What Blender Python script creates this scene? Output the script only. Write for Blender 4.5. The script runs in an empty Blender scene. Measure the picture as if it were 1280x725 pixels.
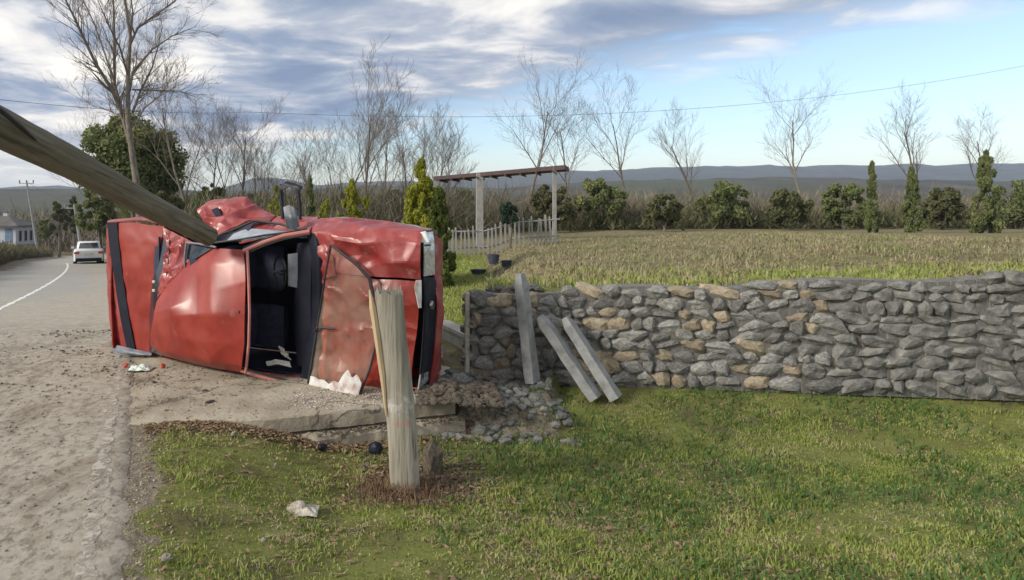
import bpy, math, random
import numpy as np
from mathutils import Vector, Matrix, noise

R = math.radians
random.seed(7)
rng = np.random.default_rng(7)
sc = bpy.context.scene

# ------------------------------------------------------------------ camera
CH, F, HX, HY = 1.8, 780.0, 483.0, 265.0
cd = bpy.data.cameras.new("camera")
cam = bpy.data.objects.new("camera", cd)
sc.collection.objects.link(cam)
cam.location = (0, 0, CH)
cam.rotation_euler = (R(90), 0, 0)
cd.sensor_width = 36
cd.lens = 36 * F / 1280
cd.shift_x = (640 - HX) / 1280
cd.shift_y = -(362.5 - HY) / 1280
cd.clip_start = 0.05
cd.clip_end = 12000
sc.camera = cam

# ------------------------------------------------------------------ light and sky
SUN_EL, SUN_AZ = R(27), math.atan2(-0.9, -0.42)      # azimuth measured from +Y towards +X
sdir = Vector((math.sin(SUN_AZ) * math.cos(SUN_EL), math.cos(SUN_AZ) * math.cos(SUN_EL), math.sin(SUN_EL)))
ld = bpy.data.lights.new("sun", 'SUN')
ld.energy = 2.5
ld.angle = R(15)
ld.color = (1.0, 0.93, 0.82)
sun = bpy.data.objects.new("sun", ld)
sc.collection.objects.link(sun)
sun.rotation_euler = (-sdir).to_track_quat('-Z', 'Y').to_euler()
sc.view_settings.view_transform = 'Standard'
sc.view_settings.look = 'None'
sc.view_settings.exposure = 0.80
sc.view_settings.gamma = 1.0

w = bpy.data.worlds.new("World")
sc.world = w
w.use_nodes = True
nt = w.node_tree
nt.nodes.clear()


def N(t, kind, **kw):
    n = t.nodes.new(kind)
    for k, v in kw.items():
        if k.startswith('i_'):
            n.inputs[k[2:].replace('_', ' ')].default_value = v
        else:
            setattr(n, k, v)
    return n


def M_(t, op, a, b=None, clamp=False):
    n = t.nodes.new('ShaderNodeMath')
    n.operation = op
    n.use_clamp = clamp
    for i, v in enumerate((a, b)):
        if v is None:
            continue
        if hasattr(v, 'links'):
            t.links.new(v, n.inputs[i])
        else:
            n.inputs[i].default_value = v
    return n.outputs[0]


def ramp(t, fac, stops, interp='LINEAR'):
    n = t.nodes.new('ShaderNodeValToRGB')
    n.color_ramp.interpolation = interp
    el = n.color_ramp.elements
    while len(el) < len(stops):
        el.new(0.5)
    for e, (p, c) in zip(el, stops):
        e.position = p
        e.color = (*c, 1) if len(c) == 3 else c
    t.links.new(fac, n.inputs[0])
    return n.outputs[0]


def mix(t, fac, a, b):
    n = t.nodes.new('ShaderNodeMix')
    n.data_type = 'RGBA'
    for i, v in ((0, fac), (6, a), (7, b)):
        if hasattr(v, 'links'):
            t.links.new(v, n.inputs[i])
        else:
            n.inputs[i].default_value = v if i == 0 else ((*v, 1) if len(v) == 3 else v)
    return n.outputs[2]


def build_world():
    t = nt
    tc = N(t, 'ShaderNodeTexCoord')
    sep = N(t, 'ShaderNodeSeparateXYZ')
    t.links.new(tc.outputs['Generated'], sep.inputs[0])
    zc = M_(t, 'MAXIMUM', sep.outputs[2], 0.012)
    px = M_(t, 'DIVIDE', sep.outputs[0], zc)
    py = M_(t, 'DIVIDE', sep.outputs[1], zc)
    comb = N(t, 'ShaderNodeCombineXYZ')
    t.links.new(px, comb.inputs[0])
    t.links.new(py, comb.inputs[1])
    zs = M_(t, 'ADD', zc, 0.07)
    comb = N(t, 'ShaderNodeCombineXYZ')
    t.links.new(M_(t, 'DIVIDE', sep.outputs[0], zs), comb.inputs[0])
    t.links.new(M_(t, 'DIVIDE', sep.outputs[1], zs), comb.inputs[1])
    mp = N(t, 'ShaderNodeMapping')
    mp.inputs['Rotation'].default_value = (0, 0, R(34))
    mp.inputs['Scale'].default_value = (0.8, 1.0, 1)
    t.links.new(comb.outputs[0], mp.inputs[0])
    n1 = N(t, 'ShaderNodeTexNoise')
    n1.inputs['Scale'].default_value = 1.6
    n1.inputs['Detail'].default_value = 7
    n1.inputs['Roughness'].default_value = 0.56
    n1.inputs['Distortion'].default_value = 0.35
    t.links.new(mp.outputs[0], n1.inputs['Vector'])
    n2 = N(t, 'ShaderNodeTexNoise')
    n2.inputs['Scale'].default_value = 0.42
    n2.inputs['Detail'].default_value = 3
    t.links.new(mp.outputs[0], n2.inputs['Vector'])
    v = M_(t, 'ADD', M_(t, 'MULTIPLY', n1.outputs[0], 0.75), M_(t, 'MULTIPLY', n2.outputs[0], 0.4))
    col = ramp(t, v, [(0.47, (0.20, 0.265, 0.39)), (0.53, (0.29, 0.35, 0.46)), (0.58, (0.43, 0.465, 0.54)),
                      (0.63, (0.72, 0.71, 0.71)), (0.70, (0.95, 0.91, 0.83))])
    lo = M_(t, 'SUBTRACT', 1.0, M_(t, 'MULTIPLY', sep.outputs[2], 7.0), True)
    col = mix(t, lo, col, (0.92, 0.88, 0.76))
    # deck edge
    edge = M_(t, 'SUBTRACT', 7.0, M_(t, 'ADD', M_(t, 'MULTIPLY', px, 1.48), py))
    edge = M_(t, 'ADD', edge, M_(t, 'MULTIPLY', M_(t, 'SUBTRACT', n1.outputs[0], 0.5), 7.0))
    mask = M_(t, 'MULTIPLY', M_(t, 'ADD', edge, 0.8), 0.5, True)
    # low cream veil near the horizon
    veil = M_(t, 'SUBTRACT', 1.0, M_(t, 'MULTIPLY', sep.outputs[2], 9.0), True)
    sky = N(t, 'ShaderNodeTexSky')
    sky.sky_type = 'NISHITA'
    sky.sun_disc = False
    sky.sun_elevation = SUN_EL
    sky.sun_rotation = SUN_AZ
    sky.air_density = 1.0
    sky.dust_density = 1.2
    b1 = N(t, 'ShaderNodeBackground')
    b1.inputs[1].default_value = 0.12
    t.links.new(sky.outputs[0], b1.inputs[0])
    b2 = N(t, 'ShaderNodeBackground')
    b2.inputs[1].default_value = 0.72
    t.links.new(col, b2.inputs[0])
    b3 = N(t, 'ShaderNodeBackground')
    b3.inputs[0].default_value = (0.93, 0.88, 0.72, 1)
    b3.inputs[1].default_value = 0.72
    m0 = N(t, 'ShaderNodeMixShader')
    t.links.new(M_(t, 'MULTIPLY', veil, 0.75), m0.inputs[0])
    t.links.new(b1.outputs[0], m0.inputs[1])
    t.links.new(b3.outputs[0], m0.inputs[2])
    m1 = N(t, 'ShaderNodeMixShader')
    t.links.new(mask, m1.inputs[0])
    t.links.new(m0.outputs[0], m1.inputs[1])
    t.links.new(b2.outputs[0], m1.inputs[2])
    o = N(t, 'ShaderNodeOutputWorld')
    t.links.new(m1.outputs[0], o.inputs[0])


build_world()

# ------------------------------------------------------------------ materials
def tex(t, scale, detail=8, rough=0.65, vec=None, dist=0.0):
    n = N(t, 'ShaderNodeTexNoise')
    n.inputs['Scale'].default_value = scale
    n.inputs['Detail'].default_value = detail
    n.inputs['Roughness'].default_value = rough
    n.inputs['Distortion'].default_value = dist
    if vec is not None:
        t.links.new(vec, n.inputs['Vector'])
    return n.outputs[0]


MATS = {}


def new_mat(name):
    m = bpy.data.materials.new(name)
    m.use_nodes = True
    t = m.node_tree
    b = t.nodes['Principled BSDF']
    MATS[name] = m
    return m, t, b


def surf(name, stops, scale=5.0, detail=6, rough=0.8, bump=0.0, bscale=None, stretch=(1, 1, 1), metallic=0.0,
         coat=0.0, spec=0.5, bdist=0.02, spots=None, info=0.0, vrough=0.0, scratch=None, cracks=0):
    """noise coloured principled; spots=(colour, scale, threshold, width)"""
    m, t, b = new_mat(name)
    tc = N(t, 'ShaderNodeTexCoord')
    mp = N(t, 'ShaderNodeMapping')
    mp.inputs['Scale'].default_value = stretch
    t.links.new(tc.outputs['Object'], mp.inputs[0])
    vec = mp.outputs[0]
    if info:
        oi = N(t, 'ShaderNodeObjectInfo')
        va = N(t, 'ShaderNodeVectorMath')
        va.operation = 'ADD'
        sc_ = N(t, 'ShaderNodeVectorMath')
        sc_.operation = 'SCALE'
        t.links.new(oi.outputs['Random'], sc_.inputs[0])
        sc_.inputs['Scale'].default_value = 37.0
        t.links.new(vec, va.inputs[0])
        t.links.new(sc_.outputs[0], va.inputs[1])
        vec = va.outputs[0]
    n1 = N(t, 'ShaderNodeTexNoise')
    n1.inputs['Scale'].default_value = scale
    n1.inputs['Detail'].default_value = detail
    n1.inputs['Roughness'].default_value = 0.62
    t.links.new(vec, n1.inputs['Vector'])
    k = len(stops)
    ps = [0.3 + 0.4 * i / max(1, k - 1) for i in range(k)]
    col = ramp(t, n1.outputs[0], list(zip(ps, stops)))
    if spots:
        n3 = N(t, 'ShaderNodeTexNoise')
        n3.inputs['Scale'].default_value = spots[1]
        n3.inputs['Detail'].default_value = 5
        n3.inputs['Roughness'].default_value = 0.65
        t.links.new(vec, n3.inputs['Vector'])
        f = ramp(t, n3.outputs[0], [(spots[2], (0, 0, 0)), (spots[2] + spots[3], (1, 1, 1))])
        col = mix(t, f, col, spots[0])
    if scratch:
        for (rot_, st_) in (((0.3, 0.5, 0.2), (1.5, 30, 4)), ((0.9, -0.3, 1.2), (22, 1.2, 5))):
            mq = N(t, 'ShaderNodeMapping')
            mq.inputs['Rotation'].default_value = rot_
            mq.inputs['Scale'].default_value = st_
            t.links.new(tc.outputs['Object'], mq.inputs[0])
            fs_ = ramp(t, tex(t, 1.6, 6, 0.7, mq.outputs[0]), [(0.69, (0, 0, 0)), (0.73, (1, 1, 1))])
            col = mix(t, fs_, col, scratch)
    if cracks:
        vq = N(t, 'ShaderNodeTexVoronoi')
        vq.feature = 'DISTANCE_TO_EDGE'
        vq.inputs['Scale'].default_value = cracks
        wob = N(t, 'ShaderNodeVectorMath')
        wob.operation = 'ADD'
        nq = N(t, 'ShaderNodeTexNoise')
        nq.inputs['Scale'].default_value = 4.0
        nq.inputs['Detail'].default_value = 6
        t.links.new(tc.outputs['Object'], nq.inputs['Vector'])
        t.links.new(tc.outputs['Object'], wob.inputs[0])
        sc2 = N(t, 'ShaderNodeVectorMath')
        sc2.operation = 'SCALE'
        sc2.inputs['Scale'].default_value = 0.5
        t.links.new(nq.outputs['Color'], sc2.inputs[0])
        t.links.new(sc2.outputs[0], wob.inputs[1])
        t.links.new(wob.outputs[0], vq.inputs['Vector'])
        fc = ramp(t, vq.outputs['Distance'], [(0.004, (1, 1, 1)), (0.014, (0, 0, 0))])
        col = mix(t, M_(t, 'MULTIPLY', fc, 0.7), col, (0.06, 0.05, 0.04))
    if info:
        oi2 = N(t, 'ShaderNodeObjectInfo')
        hsv = N(t, 'ShaderNodeHueSaturation')
        t.links.new(M_(t, 'ADD', 1 - info / 2, M_(t, 'MULTIPLY', oi2.outputs['Random'], info)), hsv.inputs['Value'])
        t.links.new(col, hsv.inputs['Color'])
        col = hsv.outputs[0]
    t.links.new(col, b.inputs['Base Color'])
    b.inputs['Roughness'].default_value = rough
    if vrough:
        t.links.new(M_(t, 'ADD', rough, M_(t, 'MULTIPLY', M_(t, 'SUBTRACT', n1.outputs[0], 0.5), vrough)), b.inputs['Roughness'])
    b.inputs['Metallic'].default_value = metallic
    b.inputs['Specular IOR Level'].default_value = spec
    b.inputs['Coat Weight'].default_value = coat
    b.inputs['Coat Roughness'].default_value = 0.18
    if bump:
        n2 = N(t, 'ShaderNodeTexNoise')
        n2.inputs['Scale'].default_value = bscale or scale * 3
        n2.inputs['Detail'].default_value = 6
        n2.inputs['Roughness'].default_value = 0.6
        t.links.new(vec, n2.inputs['Vector'])
        bp = N(t, 'ShaderNodeBump')
        bp.inputs['Strength'].default_value = bump
        bp.inputs['Distance'].default_value = bdist
        t.links.new(n2.outputs[0], bp.inputs['Height'])
        t.links.new(bp.outputs[0], b.inputs['Normal'])
    return m


RED = surf('faded_red_paint', [(0.19, 0.015, 0.009), (0.25, 0.024, 0.014), (0.29, 0.040, 0.024)], 3.0, 6, 0.42, 0.15, 30,
           coat=0.10, bdist=0.004, spots=((0.27, 0.11, 0.075), 5.0, 0.62, 0.2), vrough=0.25, scratch=(0.42, 0.33, 0.29))
RED_D = surf('dusty_sheen_red_paint', [(0.20, 0.018, 0.017), (0.27, 0.038, 0.035), (0.31, 0.085, 0.078)], 5.0, 6, 0.45, 0.2, 30,
             coat=0.15, bdist=0.004, spots=((0.38, 0.22, 0.19), 6.0, 0.60, 0.16), vrough=0.3, scratch=(0.48, 0.43, 0.40))  # dust on the paint, with pinkish sky reflection also put into the colour
BLACKP = surf('black_plastic', [(0.005, 0.006, 0.014), (0.012, 0.014, 0.026)], 8, 4, 0.5, 0.1, 60, bdist=0.003, spec=0.25)
RUBBER = surf('black_rubber', [(0.014, 0.014, 0.016), (0.03, 0.03, 0.032)], 9, 4, 0.6)
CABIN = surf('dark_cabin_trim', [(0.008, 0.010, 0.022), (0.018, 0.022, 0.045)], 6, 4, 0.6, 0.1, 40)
SEATM = surf('navy_seat_fabric', [(0.018, 0.024, 0.05), (0.04, 0.05, 0.085)], 14, 5, 0.9, 0.3, 80)
GREYTRIM = surf('grey_trim', [(0.10, 0.115, 0.14), (0.2, 0.21, 0.24)], 9, 4, 0.5, 0.2, 40)
STEEL = surf('scraped_steel', [(0.22, 0.21, 0.2), (0.5, 0.5, 0.5)], 20, 5, 0.35, metallic=0.8)
UNDER = surf('dirty_underbody', [(0.03, 0.025, 0.02), (0.09, 0.075, 0.06)], 8, 5, 0.85, 0.3)
LAMP = surf('headlamp_reflector', [(0.35, 0.36, 0.38), (0.75, 0.76, 0.78)], 26, 4, 0.14, 0.6, 40, metallic=0.55, bdist=0.006)
AMBER = surf('pale_indicator', [(0.72, 0.70, 0.66), (0.85, 0.84, 0.82)], 30, 3, 0.2, coat=0.5)
DKGLASS = surf('dark_window_glass', [(0.006, 0.008, 0.014), (0.02, 0.024, 0.034)], 4, 3, 0.08, coat=0.6)
PALEGLASS = surf('pale_grey_glass', [(0.20, 0.23, 0.27), (0.36, 0.39, 0.43)], 8, 4, 0.2, coat=0.5)  # pale grey side glass, tone varied by noise
CRUSH = surf('crushed_glass', [(0.30, 0.15, 0.12), (0.55, 0.53, 0.50), (0.72, 0.72, 0.71)], 14, 9, 0.4, 0.6, 90, bdist=0.006, stretch=(1, 1, .6))
POLE = surf('weathered_pole_wood', [(0.07, 0.062, 0.040), (0.135, 0.12, 0.082), (0.21, 0.19, 0.14)], 12, 9, 0.9, 0.8, 30,
            stretch=(0.10, 1.6, 1.6), spots=((0.05, 0.045, 0.03), 6.0, 0.56, 0.1), bdist=0.02)
BREAK = surf('fresh_broken_wood', [(0.42, 0.30, 0.17), (0.62, 0.48, 0.30)], 14, 6, 0.9, 0.6, 40, stretch=(1, 1, 0.1))
POST = surf('pale_post_wood', [(0.15, 0.13, 0.10), (0.29, 0.265, 0.215), (0.43, 0.395, 0.325)], 7, 9, 0.92, 0.8, 16,
            stretch=(2.2, 2.2, 0.16), spots=((0.095, 0.075, 0.05), 4.5, 0.60, 0.06), bdist=0.02)
SLAB = surf('slab_concrete', [(0.20, 0.165, 0.115), (0.33, 0.285, 0.215), (0.44, 0.395, 0.31)], 1.6, 10, 0.93, 0.6, 26,
            spots=((0.13, 0.105, 0.075), 2.6, 0.57, 0.10), bdist=0.02, cracks=0.7)
def post_paint():
    t = POST.node_tree
    b = t.nodes['Principled BSDF']
    src = b.inputs['Base Color'].links[0].from_socket
    tc = N(t, 'ShaderNodeTexCoord')
    sp = N(t, 'ShaderNodeSeparateXYZ')
    t.links.new(tc.outputs['Object'], sp.inputs[0])

    def band(z0, wdt, colr, prev):
        dd = M_(t, 'ABSOLUTE', M_(t, 'SUBTRACT', sp.outputs[2], z0))
        k = M_(t, 'SUBTRACT', 1.0, M_(t, 'DIVIDE', dd, wdt))
        k = M_(t, 'ADD', k, M_(t, 'MULTIPLY', M_(t, 'SUBTRACT', tex(t, 9.0, 8, 0.75, tc.outputs['Object']), 0.60), 7.0))
        return mix(t, M_(t, 'MULTIPLY', M_(t, 'MAXIMUM', M_(t, 'MINIMUM', k, 1.0), 0.0), 0.7), prev, colr)

    c = band(.66, .10, (0.60, 0.60, 0.60), src)
    c = band(.52, .05, (0.42, 0.17, 0.15), c)
    t.links.new(c, b.inputs['Base Color'])


CONC = surf('pale_concrete', [(0.25, 0.235, 0.19), (0.38, 0.36, 0.30), (0.46, 0.44, 0.38)], 5, 8, 0.92, 0.5, 30,
            spots=((0.17, 0.155, 0.12), 3.0, 0.56, 0.12))
GREYC = surf('grey_concrete_post', [(0.16, 0.165, 0.16), (0.27, 0.275, 0.27), (0.34, 0.34, 0.33)], 6, 8, 0.9, 0.5, 30, info=0.3)
STONE = surf('rubble_stone', [(0.11, 0.11, 0.105), (0.22, 0.215, 0.20), (0.36, 0.345, 0.315)], 9, 8, 0.93, 0.8, 24, info=0.7)
STONEW = surf('warm_rubble_stone', [(0.20, 0.155, 0.10), (0.33, 0.27, 0.19), (0.42, 0.37, 0.29)], 9, 8, 0.93, 0.8, 24, info=0.5)
SOIL = surf('dark_soil', [(0.04, 0.032, 0.024), (0.10, 0.08, 0.058), (0.17, 0.14, 0.10)], 9, 9, 0.95, 0.9, 20)
MUD = surf('dried_mud', [(0.11, 0.088, 0.062), (0.20, 0.165, 0.12), (0.29, 0.25, 0.19)], 14, 8, 0.95, 0.8, 40, info=0.4)
BARK = surf('grey_brown_bark', [(0.07, 0.058, 0.046), (0.15, 0.13, 0.105), (0.24, 0.21, 0.175)], 6, 7, 0.95, 0.5, 20, stretch=(2, 2, 0.5))
TWIG = surf('dark_twigs', [(0.10, 0.082, 0.068), (0.18, 0.15, 0.125)], 3, 4, 0.95)
TWIGB = surf('brown_brush_twigs', [(0.10, 0.085, 0.058), (0.17, 0.145, 0.098), (0.24, 0.205, 0.14)], 0.8, 6, 0.95)
WHITEP = surf('white_car_paint', [(0.72, 0.73, 0.75), (0.80, 0.81, 0.82)], 3, 3, 0.25, coat=0.6)
REDL = surf('red_tail_lamp', [(0.45, 0.02, 0.02), (0.6, 0.04, 0.03)], 8, 3, 0.2, coat=0.5)
PLASTER = surf('white_plaster', [(0.52, 0.51, 0.47), (0.66, 0.65, 0.61)], 2, 6, 0.9, 0.2)
CREAMW = surf('cream_plaster', [(0.42, 0.38, 0.30), (0.54, 0.50, 0.41)], 2, 6, 0.9, 0.2)
REDW = surf('red_painted_wall', [(0.30, 0.045, 0.035), (0.38, 0.07, 0.05)], 2, 6, 0.85, 0.2)
BLUEW = surf('blue_painted_wall', [(0.10, 0.16, 0.26), (0.16, 0.23, 0.33)], 2, 6, 0.85, 0.2)
TILE = surf('weathered_roof_tile', [(0.13, 0.085, 0.065), (0.22, 0.15, 0.115)], 3, 7, 0.9, 0.6, 20)
RUST = surf('rust_red_steel', [(0.045, 0.03, 0.032), (0.085, 0.05, 0.048)], 5, 7, 0.8, 0.3)
WHITEM = surf('white_painted_post', [(0.20, 0.20, 0.19), (0.31, 0.305, 0.29)], 6, 7, 0.75, 0.2)
PLANT = surf('dark_planter', [(0.02, 0.028, 0.045), (0.045, 0.055, 0.08)], 9, 4, 0.6)
BAG = surf('pale_plastic_bag', [(0.42, 0.50, 0.42), (0.72, 0.76, 0.70)], 20, 5, 0.4, 0.8, 40)
CLOTH = surf('white_crumpled_cloth', [(0.50, 0.47, 0.40), (0.76, 0.74, 0.70)], 18, 6, 0.85, 0.6, 40)
CLOTHD = surf('soiled_cloth', [(0.22, 0.19, 0.14), (0.40, 0.36, 0.29), (0.58, 0.55, 0.48)], 16, 7, 0.9, 0.8, 40)
TOM = surf('red_lamp_shard', [(0.5, 0.05, 0.03), (0.62, 0.10, 0.05)], 20, 3, 0.3, coat=0.5)
CABLE = surf('black_cable', [(0.012, 0.012, 0.014), (0.02, 0.02, 0.02)], 8, 3, 0.6)
DRYGRASS = surf('dry_grass_blades', [(0.15, 0.13, 0.065), (0.27, 0.23, 0.13), (0.36, 0.32, 0.20)], 5, 6, 0.9, spots=((0.15, 0.18, 0.06), 0.9, 0.50, 0.1))


def leaf_mat(name, stops, scale=1.0, rough=0.7, fscale=0.0):
    m, t, b = new_mat(name)
    tc = N(t, 'ShaderNodeTexCoord')
    n1 = N(t, 'ShaderNodeTexNoise')
    n1.inputs['Scale'].default_value = scale
    n1.inputs['Detail'].default_value = 6
    n1.inputs['Roughness'].default_value = 0.7
    t.links.new(tc.outputs['Object'], n1.inputs['Vector'])
    k = len(stops)
    col = ramp(t, n1.outputs[0], [(0.32 + 0.36 * i / (k - 1), s) for i, s in enumerate(stops)])
    t.links.new(col, b.inputs['Base Color'])
    b.inputs['Roughness'].default_value = rough
    b.inputs['Specular IOR Level'].default_value = 0.25
    tr = N(t, 'ShaderNodeBsdfTranslucent')
    t.links.new(col, tr.inputs[0])
    mx = N(t, 'ShaderNodeMixShader')
    mx.inputs[0].default_value = 0.3
    t.links.new(b.outputs[0], mx.inputs[1])
    t.links.new(tr.outputs[0], mx.inputs[2])
    t.links.new(mx.outputs[0], t.nodes['Material Output'].inputs[0])
    return m


EVERG = leaf_mat('evergreen_leaves', [(0.085, 0.11, 0.04), (0.16, 0.19, 0.07), (0.27, 0.26, 0.11)], 0.7)
THUJA = leaf_mat('yellow_green_thuja_leaves', [(0.13, 0.17, 0.022), (0.25, 0.27, 0.03), (0.40, 0.37, 0.04)], 2.2)
THUJA_D = leaf_mat('olive_thuja_leaves', [(0.05, 0.085, 0.02), (0.10, 0.13, 0.028), (0.16, 0.18, 0.04)], 2.2)
DARKG = leaf_mat('dark_shrub_leaves', [(0.02, 0.045, 0.03), (0.045, 0.085, 0.05)], 2.0)
BRUSH = leaf_mat('olive_brush_leaves', [(0.065, 0.078, 0.034), (0.12, 0.125, 0.055), (0.17, 0.15, 0.075)], 0.5)
GRASSB = leaf_mat('green_grass_blades', [(0.16, 0.21, 0.05), (0.25, 0.31, 0.065), (0.36, 0.39, 0.12), (0.50, 0.43, 0.26)], 4.5)
WEEDB = leaf_mat('weed_leaves', [(0.06, 0.12, 0.035), (0.12, 0.20, 0.05)], 6.0)

# cracked tinted screen glass, pale sky reflection put into colour and alpha
SCREEN, t, b = new_mat('cracked_sheen_glass')
b.inputs['Base Color'].default_value = (0.50, 0.38, 0.28, 1)
b.inputs['Roughness'].default_value = 0.12
b.inputs['Coat Weight'].default_value = 0.5
tc = N(t, 'ShaderNodeTexCoord')
vo = N(t, 'ShaderNodeTexVoronoi')
vo.feature = 'DISTANCE_TO_EDGE'
vo.inputs['Scale'].default_value = 9
nz = N(t, 'ShaderNodeTexNoise')
nz.inputs['Scale'].default_value = 3.0
nz.inputs['Detail'].default_value = 5
t.links.new(tc.outputs['Object'], nz.inputs['Vector'])
t.links.new(tc.outputs['Object'], vo.inputs['Vector'])
crack = ramp(t, vo.outputs['Distance'], [(0.0, (0.32, 0.32, 0.32)), (0.010, (0, 0, 0))])
sky_sheen = ramp(t, nz.outputs[0], [(0.40, (0.05, 0.05, 0.05)), (0.64, (0.24, 0.24, 0.24))])
al = M_(t, 'MAXIMUM', crack, sky_sheen)
t.links.new(al, b.inputs['Alpha'])
bp = N(t, 'ShaderNodeBump')
bp.inputs['Strength'].default_value = 0.35
bp.inputs['Distance'].default_value = 0.03
t.links.new(nz.outputs[0], bp.inputs['Height'])
t.links.new(bp.outputs[0], b.inputs['Normal'])
CLEAR, t, b = new_mat('clear_glass')
b.inputs['Base Color'].default_value = (0.5, 0.56, 0.6, 1)
b.inputs['Roughness'].default_value = 0.05
b.inputs['Alpha'].default_value = 0.45


# ------------------------------------------------------------------ mesh helpers
class MB:
    def __init__(self):
        self.v, self.f = [], []

    def add(self, vs, fs):
        o = len(self.v)
        self.v.extend([tuple(p) for p in vs])
        self.f.extend([tuple(i + o for i in q) for q in fs])
        return self

    def box(self, c, s, rot=None):
        vs = [Vector((x * s[0] / 2, y * s[1] / 2, z * s[2] / 2)) for x in (-1, 1) for y in (-1, 1) for z in (-1, 1)]
        if rot is not None:
            vs = [rot @ p for p in vs]
        c = Vector(c)
        return self.add([p + c for p in vs], [(0, 1, 3, 2), (4, 6, 7, 5), (0, 4, 5, 1), (2, 3, 7, 6), (0, 2, 6, 4), (1, 5, 7, 3)])

    def tube(self, pts, rad, n=6, cap=True, jit=0.0):
        pts = [Vector(p) for p in pts]
        if not hasattr(rad, '__len__'):
            rad = [rad] * len(pts)
        vs, fs = [], []
        ref = None
        for i, p in enumerate(pts):
            d = (pts[min(i + 1, len(pts) - 1)] - pts[max(i - 1, 0)])
            if d.length < 1e-9:
                d = Vector((0, 0, 1))
            d.normalize()
            if ref is None:
                ref = Vector((0, 0, 1)) if abs(d.z) < 0.9 else Vector((1, 0, 0))
            a = d.cross(ref)
            if a.length < 1e-6:
                a = d.cross(Vector((0, 1, 0)))
            a.normalize()
            bb = d.cross(a)
            ref = bb.cross(d) * -1 if False else ref
            for k in range(n):
                an = 2 * math.pi * k / n
                r = rad[i] * (1 + (random.uniform(-jit, jit) if jit else 0))
                vs.append(p + a * math.cos(an) * r + bb * math.sin(an) * r)
        for i in range(len(pts) - 1):
            for k in range(n):
                k2 = (k + 1) % n
                fs.append((i * n + k, i * n + k2, (i + 1) * n + k2, (i + 1) * n + k))
        if cap:
            fs.append(tuple(range(n - 1, -1, -1)))
            m = (len(pts) - 1) * n
            fs.append(tuple(range(m, m + n)))
        return self.add(vs, fs)

    def build(self, name, mat, parent=None, smooth=True, origin=None, sharp=38):
        off = Vector((0, 0, 0))
        p = parent
        while p is not None:
            off += p.location
            p = p.parent
        loc = Vector((0, 0, 0))
        if parent is None and origin is not None:
            loc = Vector(origin)
            off = loc
        me = bpy.data.meshes.new(name)
        me.from_pydata([(x - off.x, y - off.y, z - off.z) for x, y, z in self.v], [], self.f)
        me.materials.append(mat)
        if smooth:
            me.polygons.foreach_set('use_smooth', [True] * len(me.polygons))
        me.validate()
        me.update()
        if smooth:
            try:
                me.set_sharp_from_angle(angle=R(sharp))
            except Exception:
                pass
        o = bpy.data.objects.new(name, me)
        o.location = loc
        sc.collection.objects.link(o)
        if parent is not None:
            o.parent = parent
        return o


def tag(o, label=None, cat=None, group=None, kind=None):
    if label: o['label'] = label
    if cat: o['category'] = cat
    if group: o['group'] = group
    if kind: o['kind'] = kind
    return o


def thing(name, loc, label, cat, group=None):
    o = bpy.data.objects.new(name, None)
    o.empty_display_size = 0.2
    o.location = loc
    sc.collection.objects.link(o)
    return tag(o, label, cat, group)


def lerp_res(P, m):
    n = len(P)
    out = []
    for i in range(m):
        tt = i / (m - 1) * (n - 1)
        k = min(int(tt), n - 2)
        out.append(P[k] + (P[k + 1] - P[k]) * (tt - k))
    return np.array(out)


def catmull(P, m):
    """P (n,...,3) -> resampled m along axis 0"""
    n = len(P)
    out = []
    for i in range(m):
        tt = i / (m - 1) * (n - 1)
        k = min(int(tt), n - 2)
        u = tt - k
        p1, p2 = P[k], P[k + 1]
        p0 = P[k - 1] if k > 0 else 2 * p1 - p2
        p3 = P[k + 2] if k + 2 < n else 2 * p2 - p1
        out.append(0.5 * ((2 * p1) + (-p0 + p2) * u + (2 * p0 - 5 * p1 + 4 * p2 - p3) * u * u + (-p0 + 3 * p1 - 3 * p2 + p3) * u ** 3))
    return np.array(out)


def patch_pts(G, nu, nv, amp=0.0, freq=4.0, seed=0.0, fold=0.0, linear=False):
    P = np.array([[list(p) for p in r] for r in G], float)
    P0 = P
    P = catmull(P0, nu)
    P = np.swapaxes(catmull(np.swapaxes(P, 0, 1), nv), 0, 1)
    if linear:
        L_ = lerp_res(P0, nu)
        L_ = np.swapaxes(lerp_res(np.swapaxes(L_, 0, 1), nv), 0, 1)
        P = P * (1 - linear) + L_ * linear
    du = np.gradient(P, axis=0)
    dv = np.gradient(P, axis=1)
    nrm = np.cross(du, dv)
    nrm /= (np.linalg.norm(nrm, axis=2, keepdims=True) + 1e-9)
    if amp or fold:
        for i in range(nu):
            for j in range(nv):
                q = Vector(P[i, j]) * freq + Vector((seed, seed * 1.7, seed * .3))
                e = min(1, 6 * min(i, nu - 1 - i) / nu) * 0.6 + 0.4
                a = noise.noise(q) * amp
                if fold:
                    vd = noise.voronoi(q * 0.8 + Vector((9, 3, 1)) + Vector((1, 1, 1)) * noise.noise(q * .5) * .8)[0]
                    a += (min(vd[1] - vd[0], .7) - 0.3) * fold * -1.1 + (vd[0] - .4) * fold * .5
                P[i, j] += nrm[i, j] * a * e
    return P, nrm


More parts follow.
